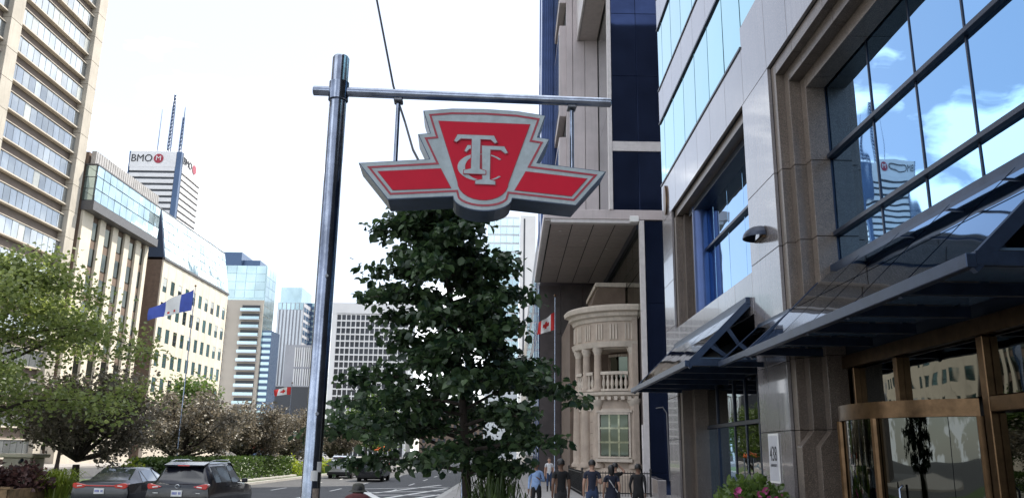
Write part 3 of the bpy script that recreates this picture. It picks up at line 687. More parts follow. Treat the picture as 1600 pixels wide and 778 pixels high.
# balcony tower beyond
TA = thing('balcony_tower', (-75, 240, 0), 'cyan topped tower with stacked balconies beyond the teal window building', 'building')
MB().box(-84.5, -70.3, 230, 240, 0, 43).build('body', 'far_concrete', TA)
MB().box(-84.5, -70.3, 230.1, 240, 43, 53).build('glass_crown', 'far_cyan', TA)
pieces('crown_pane', TA, 'y', 230.0, -84.4, -70.4, 5, 43.5, 53, 4, .94, .94, 'far_cyan', .1, .06)
MB().box(-84.4, -78, 230.5, 245, 53.02, 57).box(-78, -73, 232, 245, 53.02, 55).build('plant_room', 'far_blue', TA)
for xa, xb in [(-84.3, -80.4), (-76.5, -71.0)]:
    for j in range(17):
        z = 2+j*2.35; bl = box('balcony', TA, xa, xb, 228.9, 230, z, z+.25, 'far_pale'); box('balcony_recess', TA, xa+.2, xb-.2, 229.93, 230.02, z+.3, z+1.9, 'far_dark')
        box('balcony_rail', TA, xa, xb, 228.9, 228.98, z+.26, z+.95, 'far_cyan')
pieces('side_pane', TA, 'x', -70.28, 230.2, 240, 3, 30, 52.8, 8, .95, .95, 'far_cyan', .05, .05)
TA2 = thing('blue_glass_tower', (-69, 235, 0), 'lower blue glass tower tucked beside the balcony tower', 'building')
MB().box(-71.0, -67.6, 231, 239, 0, 34.5).build('body', 'far_blue', TA2)
pieces('floor_band', TA2, 'y', 231, -70.9, -67.7, 1, 1, 34.4, 20, .98, .5, 'far_cyan', .05, .05)
# grey striped towers
TB = thing('grey_striped_tower', (-88, 335, 0), 'grey vertically striped tower with a pale cyan crown, far down the street', 'building')
MB().box(-95, -84.4, 330, 350, 0, 60).build('body', 'far_grey', TB); MB().box(-94.5, -86, 331, 348, 60, 66.5).build('crown', 'far_cyan', TB)
pieces('crown_pane', TB, 'y', 330, -95, -84.5, 6, 57, 60, 1, .8, .9, 'far_cyan', .1, .1)
for k in range(8): box('stripe_fin', TB, -95+k*1.38, -95+k*1.38+.75, 329.6, 330, 0, 57, 'far_pale')
pieces('window', TB, 'x', -84.38, 330.2, 350, 5, 3, 59, 18, .8, .6, 'far_blue', .05, .05)
TB2 = thing('blue_slab_tower', (-82, 352, 0), 'slim blue glass tower behind the steel pole', 'building')
MB().box(-88.5, -84, 342, 360, 0, 62).build('body', 'far_blue', TB2); MB().box(-84, -80, 342, 360, 0, 62).build('pale_wing', 'far_cyan', TB2)
pieces('window', TB2, 'y', 342, -88.4, -80.1, 4, 30, 61, 14, .8, .6, 'far_blue', .1, .1)
TB3 = thing('framed_window_block', (-84, 318, 0), 'grey block with white gridded windows left of the steel pole', 'building')
MB().box(-86.5, -75.5, 315, 326, 0, 41).build('body', 'far_grey', TB3)
pieces('window', TB3, 'y', 315, -83.0, -76.0, 2, 24, 40.5, 2, .85, .9, 'white_panel', .1, .12)
for k in range(2):
    for r in range(2):
        for q in (-1, 0, 1): box('window_bar', TB3, -81.25+k*3.5+q*.8-.12, -81.25+k*3.5+q*.8+.12, 314.8, 314.88, 24.5+r*8.2, 32+r*8.2, 'far_dark')
LB = thing('dark_low_block', (-86, 303, 0), 'plain dark low block behind the red maple leaf flag', 'building')
MB().box(-87.5, -70, 300, 312, 0, 24).build('body', 'far_dark', LB); MB().box(-87.6, -69.9, 299.9, 312, 24, 24.4).build('coping', 'far_grey', LB)
# white gridded hotel
HT = thing('gridded_hotel', (-51, 305, 0), 'wide white building with a dense grid of dark windows behind the near tree', 'building')
MB().box(-66, -37, 300.4, 316, 0, 55).build('body', 'far_dark', HT)
nx, nz = 15, 18
x0, x1, z0, z1 = -64.3, -37.8, 6.0, 50.8
MB().box(-66, -37, 299.9, 300.35, 50.8, 55).build('top_band', 'white_panel', HT); MB().box(-66, x0, 299.9, 300.35, 0, 50.75).build('end_pier', 'white_panel', HT); MB().box(x1, -37, 299.9, 300.35, 0, 50.75).build('end_pier', 'white_panel', HT)
for i in range(nx+1):
    x = x0+(x1-x0)*i/nx; box('mullion', HT, x-.16, x+.16, 299.85, 300.3, 0, 50.8, 'white_panel')
for j in range(nz+1):
    z = z0+(z1-z0)*j/nz; box('floor_band', HT, x0, x1, 299.9, 300.3, z-.26, z+.26, 'white_panel')
pieces('window', HT, 'y', 300.36, x0, x1, nx, z0, z1, nz, .81, .78, 'far_dark', .03, .06)
# pale glass tower and white slab behind the tree
GT = thing('pale_glass_tower', (-2, 270, 0), 'pale cyan glass tower rising behind the near tree', 'building')
MB().box(-8, 2.4, 260, 282, 0, 77.5).build('body', 'far_pale', GT)
pieces('floor_pane', GT, 'y', 260, -8, 2.4, 5, 28, 77, 17, .92, .78, 'far_cyan', .1, .1)
WS = thing('white_slab_tower', (6, 250, 0), 'narrow white slab tower with a dark slot beside the panelled overhang', 'building')
MB().box(2.6, 7.4, 250, 262, 0, 75).build('body', 'white_panel', WS); MB().box(3.6, 4.1, 249.9, 250.1, 30, 74).build('slot', 'far_dark', WS)
# bank tower
BK = thing('bank_tower', (-355, 830, 0), 'tall white bank tower with dark floor bands and rooftop masts', 'building')
bx0, bx1, by0, by1, bz = -397, -343, 800, 858, 299
MB().box(bx0+1, bx1-1, by0+1, by1-1, 0, bz-1).build('core', 'far_dark', BK)
for j in range(26):
    z = bz-17-j*6.6
    box('floor_band', BK, bx0+2, bx1-5.5, by0-.4, by0+1, z-4.1, z, 'white_panel'); box('floor_band', BK, bx1-1, bx1+.4, by0+5, by1-2, z-4.1, z, 'white_panel')
MB().box(bx0+1.5, bx1-5.2, by0-.5, by0+2, bz-17, bz).box(bx1-2, bx1+.5, by0+4.8, by1-2, bz-17, bz).build('crown_band', 'white_panel', BK)
MB().box(bx1-5.3, bx1, by0, by0+4.7, 60, bz).build('corner_recess', 'far_blue', BK); MB().box(bx0, bx0+1.4, by0, by0+4, 60, bz).build('corner_recess', 'far_blue', BK)
text('lettering', BK, 'BMO', 11, (bx0+13.5, by0-.7, bz-8), (PI/2, 0, 0), 'ink', .2, .95)
MB().prism([(bx0+31+5*math.cos(t), bz-8+5*math.sin(t)) for t in np.linspace(0, 2*PI, 24, endpoint=False)], by0-.7, by0-1.0, 'y').build('roundel', 'sign_line', BK)
text('emblem', BK, 'M', 7, (bx0+31, by0-1.2, bz-8), (PI/2, 0, 0), 'white_panel', .1, 1.1)
text('lettering', BK, 'BMO', 11, (bx1+.9, by0+16, bz-8), (PI/2, 0, PI/2), 'ink', .2, .95)
MB().prism([(by0+34+5*math.cos(t), bz-8+5*math.sin(t)) for t in np.linspace(0, 2*PI, 24, endpoint=False)], bx1+.7, bx1+1.1, 'x').build('roundel', 'sign_line', BK)
def mast(x, y, z0, z1, r, lat):
    m_ = MB()
    if lat:
        for k in range(3):
            a = 2*PI*k/3; m_.tube([(x+r*math.cos(a), y+r*math.sin(a), z0), (x+r*.5*math.cos(a), y+r*.5*math.sin(a), z1)], .45, 4)
        n = int((z1-z0)/4)
        for q in range(n):
            f0 = 1-.5*q/n; f1 = 1-.5*(q+1)/n
            for k in range(3):
                a, b_ = 2*PI*k/3, 2*PI*(k+1)/3
                m_.tube([(x+r*f0*math.cos(a), y+r*f0*math.sin(a), z0+(z1-z0)*q/n), (x+r*f1*math.cos(b_), y+r*f1*math.sin(b_), z0+(z1-z0)*(q+1)/n)], .32, 4)
    else: m_.tube([(x, y, z0), (x, y, z1)], [r, r*.4], 6)
    m_.build('mast', 'far_blue', BK)
mast(-366, 820, bz, 372, 2.2, True); mast(-355, 822, bz, 346, 1.8, True); mast(-354.5, 822, 346, 360, .5, False); mast(-378, 820, bz, 354, .5, False)
pr_ = MB()
for k in range(14): pr_.box(-390+k*3.2, -388.6+k*3.2, 812, 816, bz, bz+random.uniform(1.5, 5))
pr_.build('roof_plant', 'far_dark', BK)
# far right side of the street, seen past the overhang
FR = thing('far_stone_block', (8, 80, 0), 'dark stone block further along the right pavement', 'building')
MB().box(2.2, 22, 62, 112, 0, 20).build('body', 'brown_stone', FR); pieces('window', FR, 'x', 2.2, 63, 111, 12, 1, 19, 5, .6, .6, 'window_dark', .02, .05)
FR2 = thing('distant_cream_block', (8, 160, 0), 'cream block far along the right pavement', 'building')
MB().box(3.2, 24, 120, 230, 0, 26).build('body', 'cream_dark', FR2); pieces('window', FR2, 'y', 120, 3.4, 22, 8, 2, 25, 7, .55, .6, 'teal_glass', .05, .05)
FR3 = thing('distant_brick_block', (-30, 420, 0), 'low brown block closing the far end of the avenue', 'building')
MB().box(-45, -12, 420, 440, 0, 24).build('body', 'brick_and_shade_brown', FR3); pieces('window', FR3, 'y', 420, -44, -13, 12, 2, 23, 6, .5, .6, 'far_dark', .05, .1)

# ------------------------------------------------------------------ transit sign on its steel pole
SG = thing('transit_sign', (-1.39, 6.0, 0), 'red and silver winged transit sign reading TTC on a steel pole', 'sign')
sx_ = -1.39; sy_ = 6.0
def sp(poly, d0, d1): return MB().prism([(sx_+u, z) for u, z in poly], sy_+d0, sy_+d1, 'y')
MB().lathe([(0, 0), (.066, 0), (.066, 4.985), (.058, 5.0), (0, 5.0)], (sx_, sy_, 0), 28).build('pole', 'steel', SG, smooth=True)
MB().lathe([(0, 0), (.14, 0), (.14, .03), (0, .03)], (sx_, sy_, 0), 24).build('base_plate', 'steel', SG, smooth=True)
MB().tube([(sx_-.20, sy_, 4.70), (sx_-.195, sy_, 4.70), (sx_+2.17, sy_, 4.70), (sx_+2.175, sy_, 4.70)], [.030, .038, .038, .030], 20).build('cross_bar', 'steel', SG, smooth=True)
for u, zz in ((.47, 4.0), (1.86, 4.0)): MB().tube([(sx_+u, sy_+.03, zz), (sx_+u, sy_+.03, 4.67)], .017, 12).build('hanger', 'steel', SG, smooth=True)
MB().lathe([(.068, 4.62), (.078, 4.625), (.078, 4.775), (.068, 4.78)], (sx_, sy_, 0), 24).build('collar', 'steel', SG, smooth=True)
for u in (.47, 1.86): MB().box(sx_+u-.035, sx_+u+.035, sy_-.02, sy_+.08, 4.64, 4.665).build('clamp', 'sign_bolt', SG, bev=.006)
for zz in (1.2, 2.2, 3.2): MB().tube([(sx_+.02, sy_-.075, zz), (sx_+.02, sy_-.06, zz)], .012, 8).build('bolt', 'sign_bolt', SG)
for z0_, a0_, m_ in ((1.62, -1.2, 'sticker'), (1.80, -.9, 'plate_white'), (1.74, -1.5, 'plate_white')):
    MB().lathe([(.0668, z0_), (.0668, z0_+.07)], (sx_, sy_, 0), 6, a0_, a0_+.75).build('sticker', m_, SG)
cu = 1.155
half = [(0, 4.535), (.25, 4.528), (.475, 4.50), (.415, 4.318), (.508, 4.306), (.412, 4.108), (.945, 4.057), (.71, 3.775), (.225, 3.815)]
arcb = [(.225*math.cos(t), 3.815-.105*math.sin(t)) for t in np.linspace(.25, PI/2, 7)]
hp = half+arcb
outl = [(cu-u, z) for u, z in hp] + [(cu+u, z) for u, z in hp[::-1] if u > 1e-6]
outl = [outl[i] for i in range(len(outl)) if i == 0 or abs(outl[i][0]-outl[i-1][0])+abs(outl[i][1]-outl[i-1][1]) > 1e-5]
bx_ = sp(outl, -.155, .16).build('sign_case', 'sign_case', SG)
sp(inset(outl, .006), -.160, -.150).build('face_panel', 'sign_silver', SG)
l1 = inset(outl, .034); l2 = inset(outl, .050)
n_ = len(l1); ringm = MB()
vs = [(sx_+u, sy_-.163, z) for u, z in l1]+[(sx_+u, sy_-.163, z) for u, z in l2]+[(sx_+u, sy_-.158, z) for u, z in l1]+[(sx_+u, sy_-.158, z) for u, z in l2]
fs = []
for i in range(n_):
    j = (i+1) % n_; fs += [(i, j, n_+j, n_+i), (2*n_+i, i, n_+0+i-n_, 2*n_+j)] if False else [(i, j, n_+j, n_+i), (i, 2*n_+i, 2*n_+j, j), (n_+i, n_+j, 3*n_+j, 3*n_+i)]
ringm.add(vs, fs).build('red_outline', 'sign_line', SG)
shield = [(-.35, 4.415), (.35, 4.415), (.19, 3.93)]+[(.19*math.cos(t), 3.93-.135*math.sin(t)) for t in np.linspace(.2, PI-.2, 12)]+[(-.19, 3.93)]
shield = [(cu+u, z) for u, z in shield][::-1]
wingp = [(.325, 4.030), (.79, 3.990), (.675, 3.850), (.245, 3.882)]
def layer(name, poly, m, d0, d1, edge=.005):
    # thin dark keyline and the coloured field on top of it
    ar = sum(a[0]*b[1]-b[0]*a[1] for a, b in zip(poly, poly[1:]+poly[:1]))
    if ar < 0: poly = poly[::-1]
    if edge: sp(inset(poly, -edge), d0, d1).build('keyline', 'sign_line', SG)
    return sp(poly, d0-.002, d1).build(name, m, SG)
layer('shield_field', shield, 'sign_red', -.163, -.158)
layer('wing_field', [(cu+u, z) for u, z in wingp], 'sign_red', -.163, -.158); layer('wing_field', [(cu-u, z) for u, z in wingp], 'sign_red', -.163, -.158)
cpts = [math.radians(a) for a in np.linspace(38, 322, 26)]
def cw(t): return .014+.030*max(0, -math.cos(t))**.8
C_out = [(1.143+.185*math.cos(t), 4.052+.112*math.sin(t)) for t in cpts]; C_in = [(1.143+(.185-cw(t)*1.3)*math.cos(t), 4.052+(.112-cw(t)*.55)*math.sin(t)) for t in cpts]
cm = MB()
k = len(cpts)
for s0, (ga, gb), mm in ((-.169, (0, 0), 0),):
    v_ = [(sx_+u, sy_+d, z) for d in (s0, -.163) for L_ in (C_out, C_in) for u, z in L_]
    f_ = []
    for i in range(k-1): f_ += [(i, i+1, k+i+1, k+i), (2*k+i, 3*k+i, 3*k+i+1, 2*k+i+1), (i, 2*k+i, 2*k+i+1, i+1), (k+i, k+i+1, 3*k+i+1, 3*k+i)]
    cm.add(v_, f_)
cm.build('letter_c', 'sign_silver', SG)
T1 = [(.928, 4.255), (.952, 4.306), (1.23, 4.306), (1.255, 4.255), (1.238, 4.247), (1.205, 4.276), (1.126, 4.276), (1.126, 4.035), (1.172, 4.020), (1.172, 3.996), (1.007, 3.996), (1.007, 4.020), (1.062, 4.035), (1.062, 4.276), (.978, 4.276), (.944, 4.247)]
T2 = [(1.14, 4.224), (1.31, 4.224), (1.337, 4.176), (1.320, 4.168), (1.284, 4.196), (1.204, 4.196), (1.204, 3.955), (1.246, 3.942), (1.246, 3.917), (1.097, 3.917), (1.097, 3.942), (1.15, 3.955)]
T2b = [(1.009, 4.178), (1.030, 4.224), (1.058, 4.224), (1.058, 4.197), (1.042, 4.196), (1.023, 4.170)]
for nm, pl, d in (('letter_t', T2, -.172), ('letter_t_bar', T2b, -.172), ('letter_t', T1, -.177)): layer(nm, pl, 'sign_silver', d, -.164, .006)
SG.rotation_euler = (0, 0, math.radians(3.5))
wr = [(-1.9, 7.6, 9.0), (-1.36, 7.1, 6.25), (-1.12, 7.0, 5.22), (-.98, 6.9, 4.82), (-.86, 6.6, 4.45), (-.7, 6.35, 4.12)]
tag(MB().tube(wr, .011, 6).build('overhead_cable', 'ink'), 'thin black cable hanging down behind the steel cross bar', 'cable')
# ------------------------------------------------------------------ vegetation
def leaves_obj(name, P, D, NR, L, Wd, m, parent, fold=.25):
    """one small folded six-point leaf per row: P base, D axis, NR normal, L length, Wd half width"""
    D = D/np.linalg.norm(D, axis=1)[:, None]; Sd = np.cross(D, NR); Sd /= np.linalg.norm(Sd, axis=1)[:, None]+1e-9; NR = np.cross(Sd, D)
    L = L[:, None]; Wd = Wd[:, None]; n = len(P)
    v = np.stack([P, P+D*L*.3+Sd*Wd+NR*Wd*fold, P+D*L*.68+Sd*Wd*.8+NR*Wd*fold, P+D*L-NR*L*.08, P+D*L*.68-Sd*Wd*.8+NR*Wd*fold, P+D*L*.3-Sd*Wd+NR*Wd*fold], 1).reshape(-1, 3)
    c = (v.min(0)+v.max(0))/2; v = v-c
    i = np.arange(n)[:, None]*6
    loops = np.concatenate([i+np.array([[0, 1, 2, 3]]), i+np.array([[0, 3, 4, 5]])], 1).reshape(-1)
    me = bpy.data.meshes.new(name); me.vertices.add(n*6); me.vertices.foreach_set('co', v.astype(np.float32).ravel())
    me.loops.add(n*8); me.loops.foreach_set('vertex_index', loops.astype(np.int32))
    me.polygons.add(n*2); me.polygons.foreach_set('loop_start', np.arange(0, n*8, 4, dtype=np.int32)); me.polygons.foreach_set('loop_total', np.full(n*2, 4, dtype=np.int32))
    me.update(calc_edges=True); me.materials.append(M[m])
    return link(bpy.data.objects.new(name, me), parent, c)
def leaf_cloud(rng, centres, radii, per, size, updown=.3, droop=0.0, flat=.62):
    P = []
    for c, r in zip(centres, radii):
        q = rng.normal(size=(per, 3))*.5; q[:, 2] *= flat; P.append(c+q*r)
    P = np.concatenate(P); n = len(P)
    D = rng.normal(size=(n, 3)); D[:, 2] = D[:, 2]*.6-droop
    NR = rng.normal(size=(n, 3))*.75; NR[:, 2] = np.abs(NR[:, 2])+updown
    L = size*rng.uniform(.5, 1.4, n); return P, D, NR, L, L*rng.uniform(.3, .42, n)
def tree(name, loc, label, prof, th, tr, limbs, leafm, per, size, seed, group=None, rise=.25, fork=None, lean=(0, 0), clr=.32, twigs=6, cat='tree', sub=3, droop=.1, low=0.0, flat=.62, bias=.9):
    """prof: list of (height, crown radius); th: height where limbs start"""
    rng = np.random.default_rng(seed); T_ = thing(name, loc, label, cat, group)
    hz = np.array([p[0] for p in prof]); hr = np.array([p[1] for p in prof]); H = hz[-1]
    mb = MB(); base = np.array(loc, float)
    tp = [base+np.array([lean[0]*t**1.5+.05*math.sin(5*t+seed), lean[1]*t**1.5+.05*math.cos(4*t+seed), H*.96*t]) for t in np.linspace(0, 1, 9)]
    top = 8
    if fork: tp = [p for p in tp if p[2]-base[2] <= fork+.05]+[]; top = len(tp)-1
    nT = len(tp)
    mb.tube([tuple(p) for p in tp], [tr*(1.25 if i == 0 else 1)*(1-.85*(i/max(1, 8))) if not fork else tr*(1.3-.5*i/max(1, nT-1)) for i in range(nT)], 10)
    cs = []; rs = []
    for k in range(limbs):
        z = th+(H*.96-th)*((k+.5)/limbs)**bias; az = k*2.39996+rng.uniform(-.4, .4)
        r = np.interp(z+.1*H*rise, hz, hr)*rng.uniform(.72, 1.12)
        z0 = min(z, fork*.98) if fork else z
        st = base+np.array([np.interp(z0, [p[2]-base[2] for p in tp], [p[0]-base[0] for p in tp]), np.interp(z0, [p[2]-base[2] for p in tp], [p[1]-base[1] for p in tp]), z0])
        end = np.array([base[0]+lean[0]*(z/H)**1.5+r*math.cos(az), base[1]+lean[1]*(z/H)**1.5+r*math.sin(az), base[2]+z+rise*r*rng.uniform(.3, 1.0)])
        if low and z < 2.4: end[0] += low*(2.4-z)
        mid = (st+end)/2+np.array([0, 0, (.10 if not fork else -.05)*r])+rng.normal(size=3)*.06*r
        pts = [st, (st*.45+mid*.55)+rng.normal(size=3)*.02, mid, (mid*.5+end*.5)+np.array([0, 0, .03*r]), end]
        r0 = max(.012, tr*.42*(1-.6*z/H)) if not fork else tr*.55
        mb.tube([tuple(p) for p in pts], [r0, r0*.8, r0*.55, r0*.35, r0*.15], 6)
        for q in range(twigs):
            t = (.28 if not fork else .4)+(.72 if not fork else .6)*(q+rng.uniform(0, .9))/twigs; i = min(3, int(t*4)); f = min(1.0, t*4-i); b = pts[i]*(1-f)+pts[i+1]*f
            for s_ in range(sub):
                d = rng.normal(size=3); d[2] = d[2]*.4+.1; d /= np.linalg.norm(d); ln = clr*rng.uniform(.5, 1.5)*(1.1-.45*t)
                e = b+d*ln
                if s_ == 0: mb.tube([tuple(b), tuple(e)], [r0*.22, .004], 4)
                cs.append(e); rs.append(clr*rng.uniform(.7, 1.3))
    if not fork:
        for q in range(8): cs.append(tp[-1]+np.array([rng.normal()*.1, rng.normal()*.1, -.12*q])); rs.append(clr*(.5+.08*q))
    mb.build('trunk', 'bark', T_, smooth=True)
    leaves_obj('crown', *leaf_cloud(rng, cs, rs, per, size, droop=droop, flat=flat), leafm, T_)
    return T_
# near pavement tree in its planter
tree('linden_tree', (-.45, 11.4, 0), 'dark leafy pavement tree standing directly below the red transit sign', [(1.0, .7), (1.5, 1.3), (2.1, 1.75), (2.7, 1.65), (3.2, 1.3), (3.7, 1.08), (4.3, 1.05), (5.0, .85), (5.8, .2)], 1.62, .085, 56, 'leaf_linden', 14, .110, 11, rise=.08, clr=.19, twigs=8, sub=3, droop=.5, lean=(-.72, 0), low=-.75, flat=.45, bias=1.05)
# big honey locust entering from the left
tree('locust_tree', (-19.6, 30, 0), 'large olive green tree reaching in from the left edge', [(1.8, 3.8), (3, 6.3), (4.6, 6.6), (6.2, 5.4), (7.6, 3.0), (8.6, .6)], 2.4, .22, 30, 'leaf_locust', 42, .16, 8, rise=.2, clr=.8, twigs=8, sub=3, droop=.2)
cr_prof = [(1.6, 2.0), (2.4, 3.5), (3.2, 3.5), (4.1, 2.5), (5.0, .9)]
for k, (x, y, s_, lab) in enumerate([(-18.4, 36, 1.0, 'purple leaved crabapple with forked trunk right behind the grey sedan'), (-18.6, 47.5, 1.0, 'purple leaved crabapple behind the black SUV and the city flagpole'), (-18.3, 58.5, 1.0, 'purple leaved crabapple at the middle of the clipped hedge'), (-18.7, 71, 1.0, 'purple leaved crabapple seen just left of the steel pole'), (-18.2, 86, .9, 'smallest purple crabapple, seen just right of the steel pole')]):
    tree('crabapple_tree', (x, y, 0), lab, [(a*s_, b*s_) for a, b in cr_prof], 1.9, .17, 17, 'leaf_crab', 50, .145, 20+k, group='crabapple trees along the median', rise=.35, fork=1.4*s_, clr=.55, twigs=6, sub=3, lean=(.2, .1))
gp = [(1.5, 1.6), (3, 3.0), (5, 3.2), (7, 2.2), (8.5, .6)]
for k, (x, y, s_, lab) in enumerate([(-15.0, 92, .9, 'fresh green tree peeping out left of the near tree'), (-24.5, 64, .8, 'green tree behind the crabapples on the median'), (-30, 78, .75, 'green tree far left behind the stone pedestal'), (-33, 62, .7, 'low green tree at the far left edge behind the locust'), (-20, 118, 1.0, 'distant green tree closing the median row')]):
    tree('green_tree', (x, y, 0), lab, [(a*s_, b*s_) for a, b in gp], 1.8, .16, 18, 'leaf_green', 22, .24, 40+k, group='green trees behind the crabapples', rise=.3, clr=.8, twigs=5, sub=3)
def shrub(name, loc, dims, label, leafm, n, size, seed, cat='shrub', group=None, box_=False, m='soil'):
    rng = np.random.default_rng(seed); o = thing(name, loc, label, cat, group); c = np.array(loc, float); d = np.array(dims, float)
    if box_:
        q = rng.uniform(-1, 1, size=(n, 3)); ax = rng.integers(0, 3, n); s_ = np.where(rng.random(n) < .5, -1, 1); q[np.arange(n), ax] = s_*rng.uniform(.86, 1.04, n)
        q[:, 2] = np.abs(q[:, 2]); D = q*np.array([1, 1, .8])+rng.normal(size=(n, 3))*.8
    else:
        q = rng.normal(size=(n, 3)); q /= np.linalg.norm(q, axis=1)[:, None]; q *= rng.uniform(.55, 1.0, n)[:, None]*(1+.18*np.sin(q[:, :1]*7+seed)+.15*np.cos(q[:, 1:2]*9)); q[:, 2] = np.abs(q[:, 2]); D = q+rng.normal(size=(n, 3))*.6
    P = c+q*d; NR = q+rng.normal(size=(n, 3))*.6; NR[:, 2] += .4; L = size*rng.uniform(.6, 1.3, n)
    leaves_obj('foliage', P, D, NR, L, L*.36, leafm, o)
    st = MB()
    for k in range(7 if not box_ else 14):
        a = rng.uniform(0, 2*PI); r = rng.uniform(.1, .5); x, y = c[0]+(d[0]*r*math.cos(a) if not box_ else rng.uniform(-.7, .7)*d[0]), c[1]+(d[1]*r*math.sin(a) if not box_ else rng.uniform(-.9, .9)*d[1])
        st.tube([(c[0]*.5+x*.5, c[1]*.5+y*.5, c[2]), (x, y, c[2]+d[2]*.8)], [.02, .006], 5)
    st.build('stems', 'bark', o); return o
shrub('clipped_hedge', (-17.2, 52, .12), (1.0, 11, 1.25), 'long dark clipped hedge along the median behind the black SUV', 'leaf_hedge', 16000, .16, 60, 'hedge', box_=True)
kb = tag(MB().box(-18.5, -15.95, 40.5, 64, 0, .14).build('planter_kerb', 'kerb_stone', None, bev=.02), 'pale stone edging around the clipped hedge', 'edging')
for k, (x, y, dx, dz_, lab) in enumerate([(-17.2, 38.6, 1.1, 1.15, 'bright yellow green bush between the sedan and the black SUV roofs'), (-17.0, 66.5, 1.3, 1.2, 'bright yellow green bush just left of the steel pole'), (-17.0, 76, 1.4, 1.3, 'bright yellow green bush just right of the steel pole'), (-23.5, 33, 1.6, 2.3, 'bright yellow green bush at the far left edge')]):
    shrub('bright_bush', (x, y, .0), (dx, dx, dz_), lab, 'leaf_bright', 1700, .17, 70+k, 'bush', 'bright bushes on the median')
pl = thing('timber_planter', (-18.2, 29.4, 0), 'brown timber planter box at the lower left corner', 'planter')
for k in range(14): box('plank', pl, -20.4+k*.29, -20.4+k*.29+.275, 27.9, 27.97, 0, .55, 'timber', .008)
for k in range(10): box('plank', pl, -16.40, -16.33, 27.98+k*.29, 27.98+k*.29+.275, 0, .55, 'timber', .008)
MB().box(-20.5, -16.25, 27.86, 28.02, .56, .63).build('rim', 'timber', pl); MB().box(-20.4, -16.42, 28.0, 30.9, 0, .5).build('soil', 'soil', pl)
for k, (x, y, lab) in enumerate([(-19.2, 29.0, 'purple leaved plant at the left of the timber planter'), (-17.9, 29.3, 'purple leaved plant in the middle of the timber planter'), (-16.9, 29.8, 'purple leaved plant at the right end of the timber planter')]): shrub('purple_plant', (x, y, .5), (.85, .8, .75), lab, 'leaf_purple', 900, .17, 80+k, 'plant', 'purple plants in the timber planter')
gr = thing('pale_grass_clump', (-15.95, 30.3, 0), 'pale arching grass clump between the timber planter and the grey sedan', 'grass')
def blades(parent, c, n, h, spread, m, seed, wd=.012):
    rng = np.random.default_rng(seed); mb = MB()
    for k in range(n):
        a = rng.uniform(0, 2*PI); s_ = spread*rng.uniform(.3, 1.2); hh = h*rng.uniform(.6, 1.1); b = Vector((c[0]+rng.normal()*.12, c[1]+rng.normal()*.12, c[2])); d = Vector((math.cos(a), math.sin(a), 0)); t_ = Vector((-d.y, d.x, 0))*wd
        p1 = b+d*s_*.35+Vector((0, 0, hh*.7)); p2 = b+d*s_*.75+Vector((0, 0, hh*.95)); p3 = b+d*s_*1.1+Vector((0, 0, hh*.75))
        mb.add([b-t_, b+t_, p1+t_, p1-t_, p2+t_*.7, p2-t_*.7, p3], [(0, 1, 2, 3), (3, 2, 4, 5), (5, 4, 6)])
    return mb.build('blades', m, parent, auto=False)
blades(gr, (-15.95, 30.3, 0), 260, 1.15, .8, 'leaf_bright', 5, .02)
gr2 = thing('planter_grass', (-.05, 11.2, 0), 'tall green grass clump at the foot of the dark pavement tree', 'grass')
blades(gr2, (-.18, 11.3, 0), 380, 1.65, .36, 'leaf_hedge', 6, .014)
# flower planter by the entrance
fp = thing('flower_planter', (4.9, 17.2, 0), 'planter of green leaves and pink flowers at the foot of the granite column', 'planter')
MB().prism([(4.35, 17.25-.55), (5.45, 17.25-.55), (5.45, 17.8), (4.35, 17.8)], 0, .75, 'z').build('pot', 'granite_dark', fp, bev=.03)
rngf = np.random.default_rng(9)
q = rngf.normal(size=(1500, 3)); q /= np.linalg.norm(q, axis=1)[:, None]; q[:, 2] = np.abs(q[:, 2]); q *= rngf.uniform(.5, 1.05, 1500)[:, None]
Lf = .13*rngf.uniform(.6, 1.3, 1500)
leaves_obj('foliage', np.array([4.9, 17.2, .72])+q*np.array([.82, .75, .78]), q+rngf.normal(size=(1500, 3))*.6, q+rngf.normal(size=(1500, 3))*.5, Lf, Lf*.38, 'leaf_green', fp)
for k in range(16):
    a = rngf.uniform(PI, 2*PI); r = rngf.uniform(.35, .85); z = rngf.uniform(1.0, 1.35); cx, cy = 4.9+r*math.cos(a)*.95, 17.2+r*math.sin(a)*.9
    pm = MB()
    for j in range(6):
        t = 2*PI*j/6; e = Vector((math.cos(t), -.5, math.sin(t)))*.07; s_ = Vector((-math.sin(t), 0, math.cos(t)))*.035
        c0 = Vector((cx, cy-.1, z)); pm.add([c0, c0+e*.6+s_, c0+e, c0+e*.6-s_], [(0, 1, 2, 3)])
    pm.build('blossom', 'pink_petal', fp, auto=False)

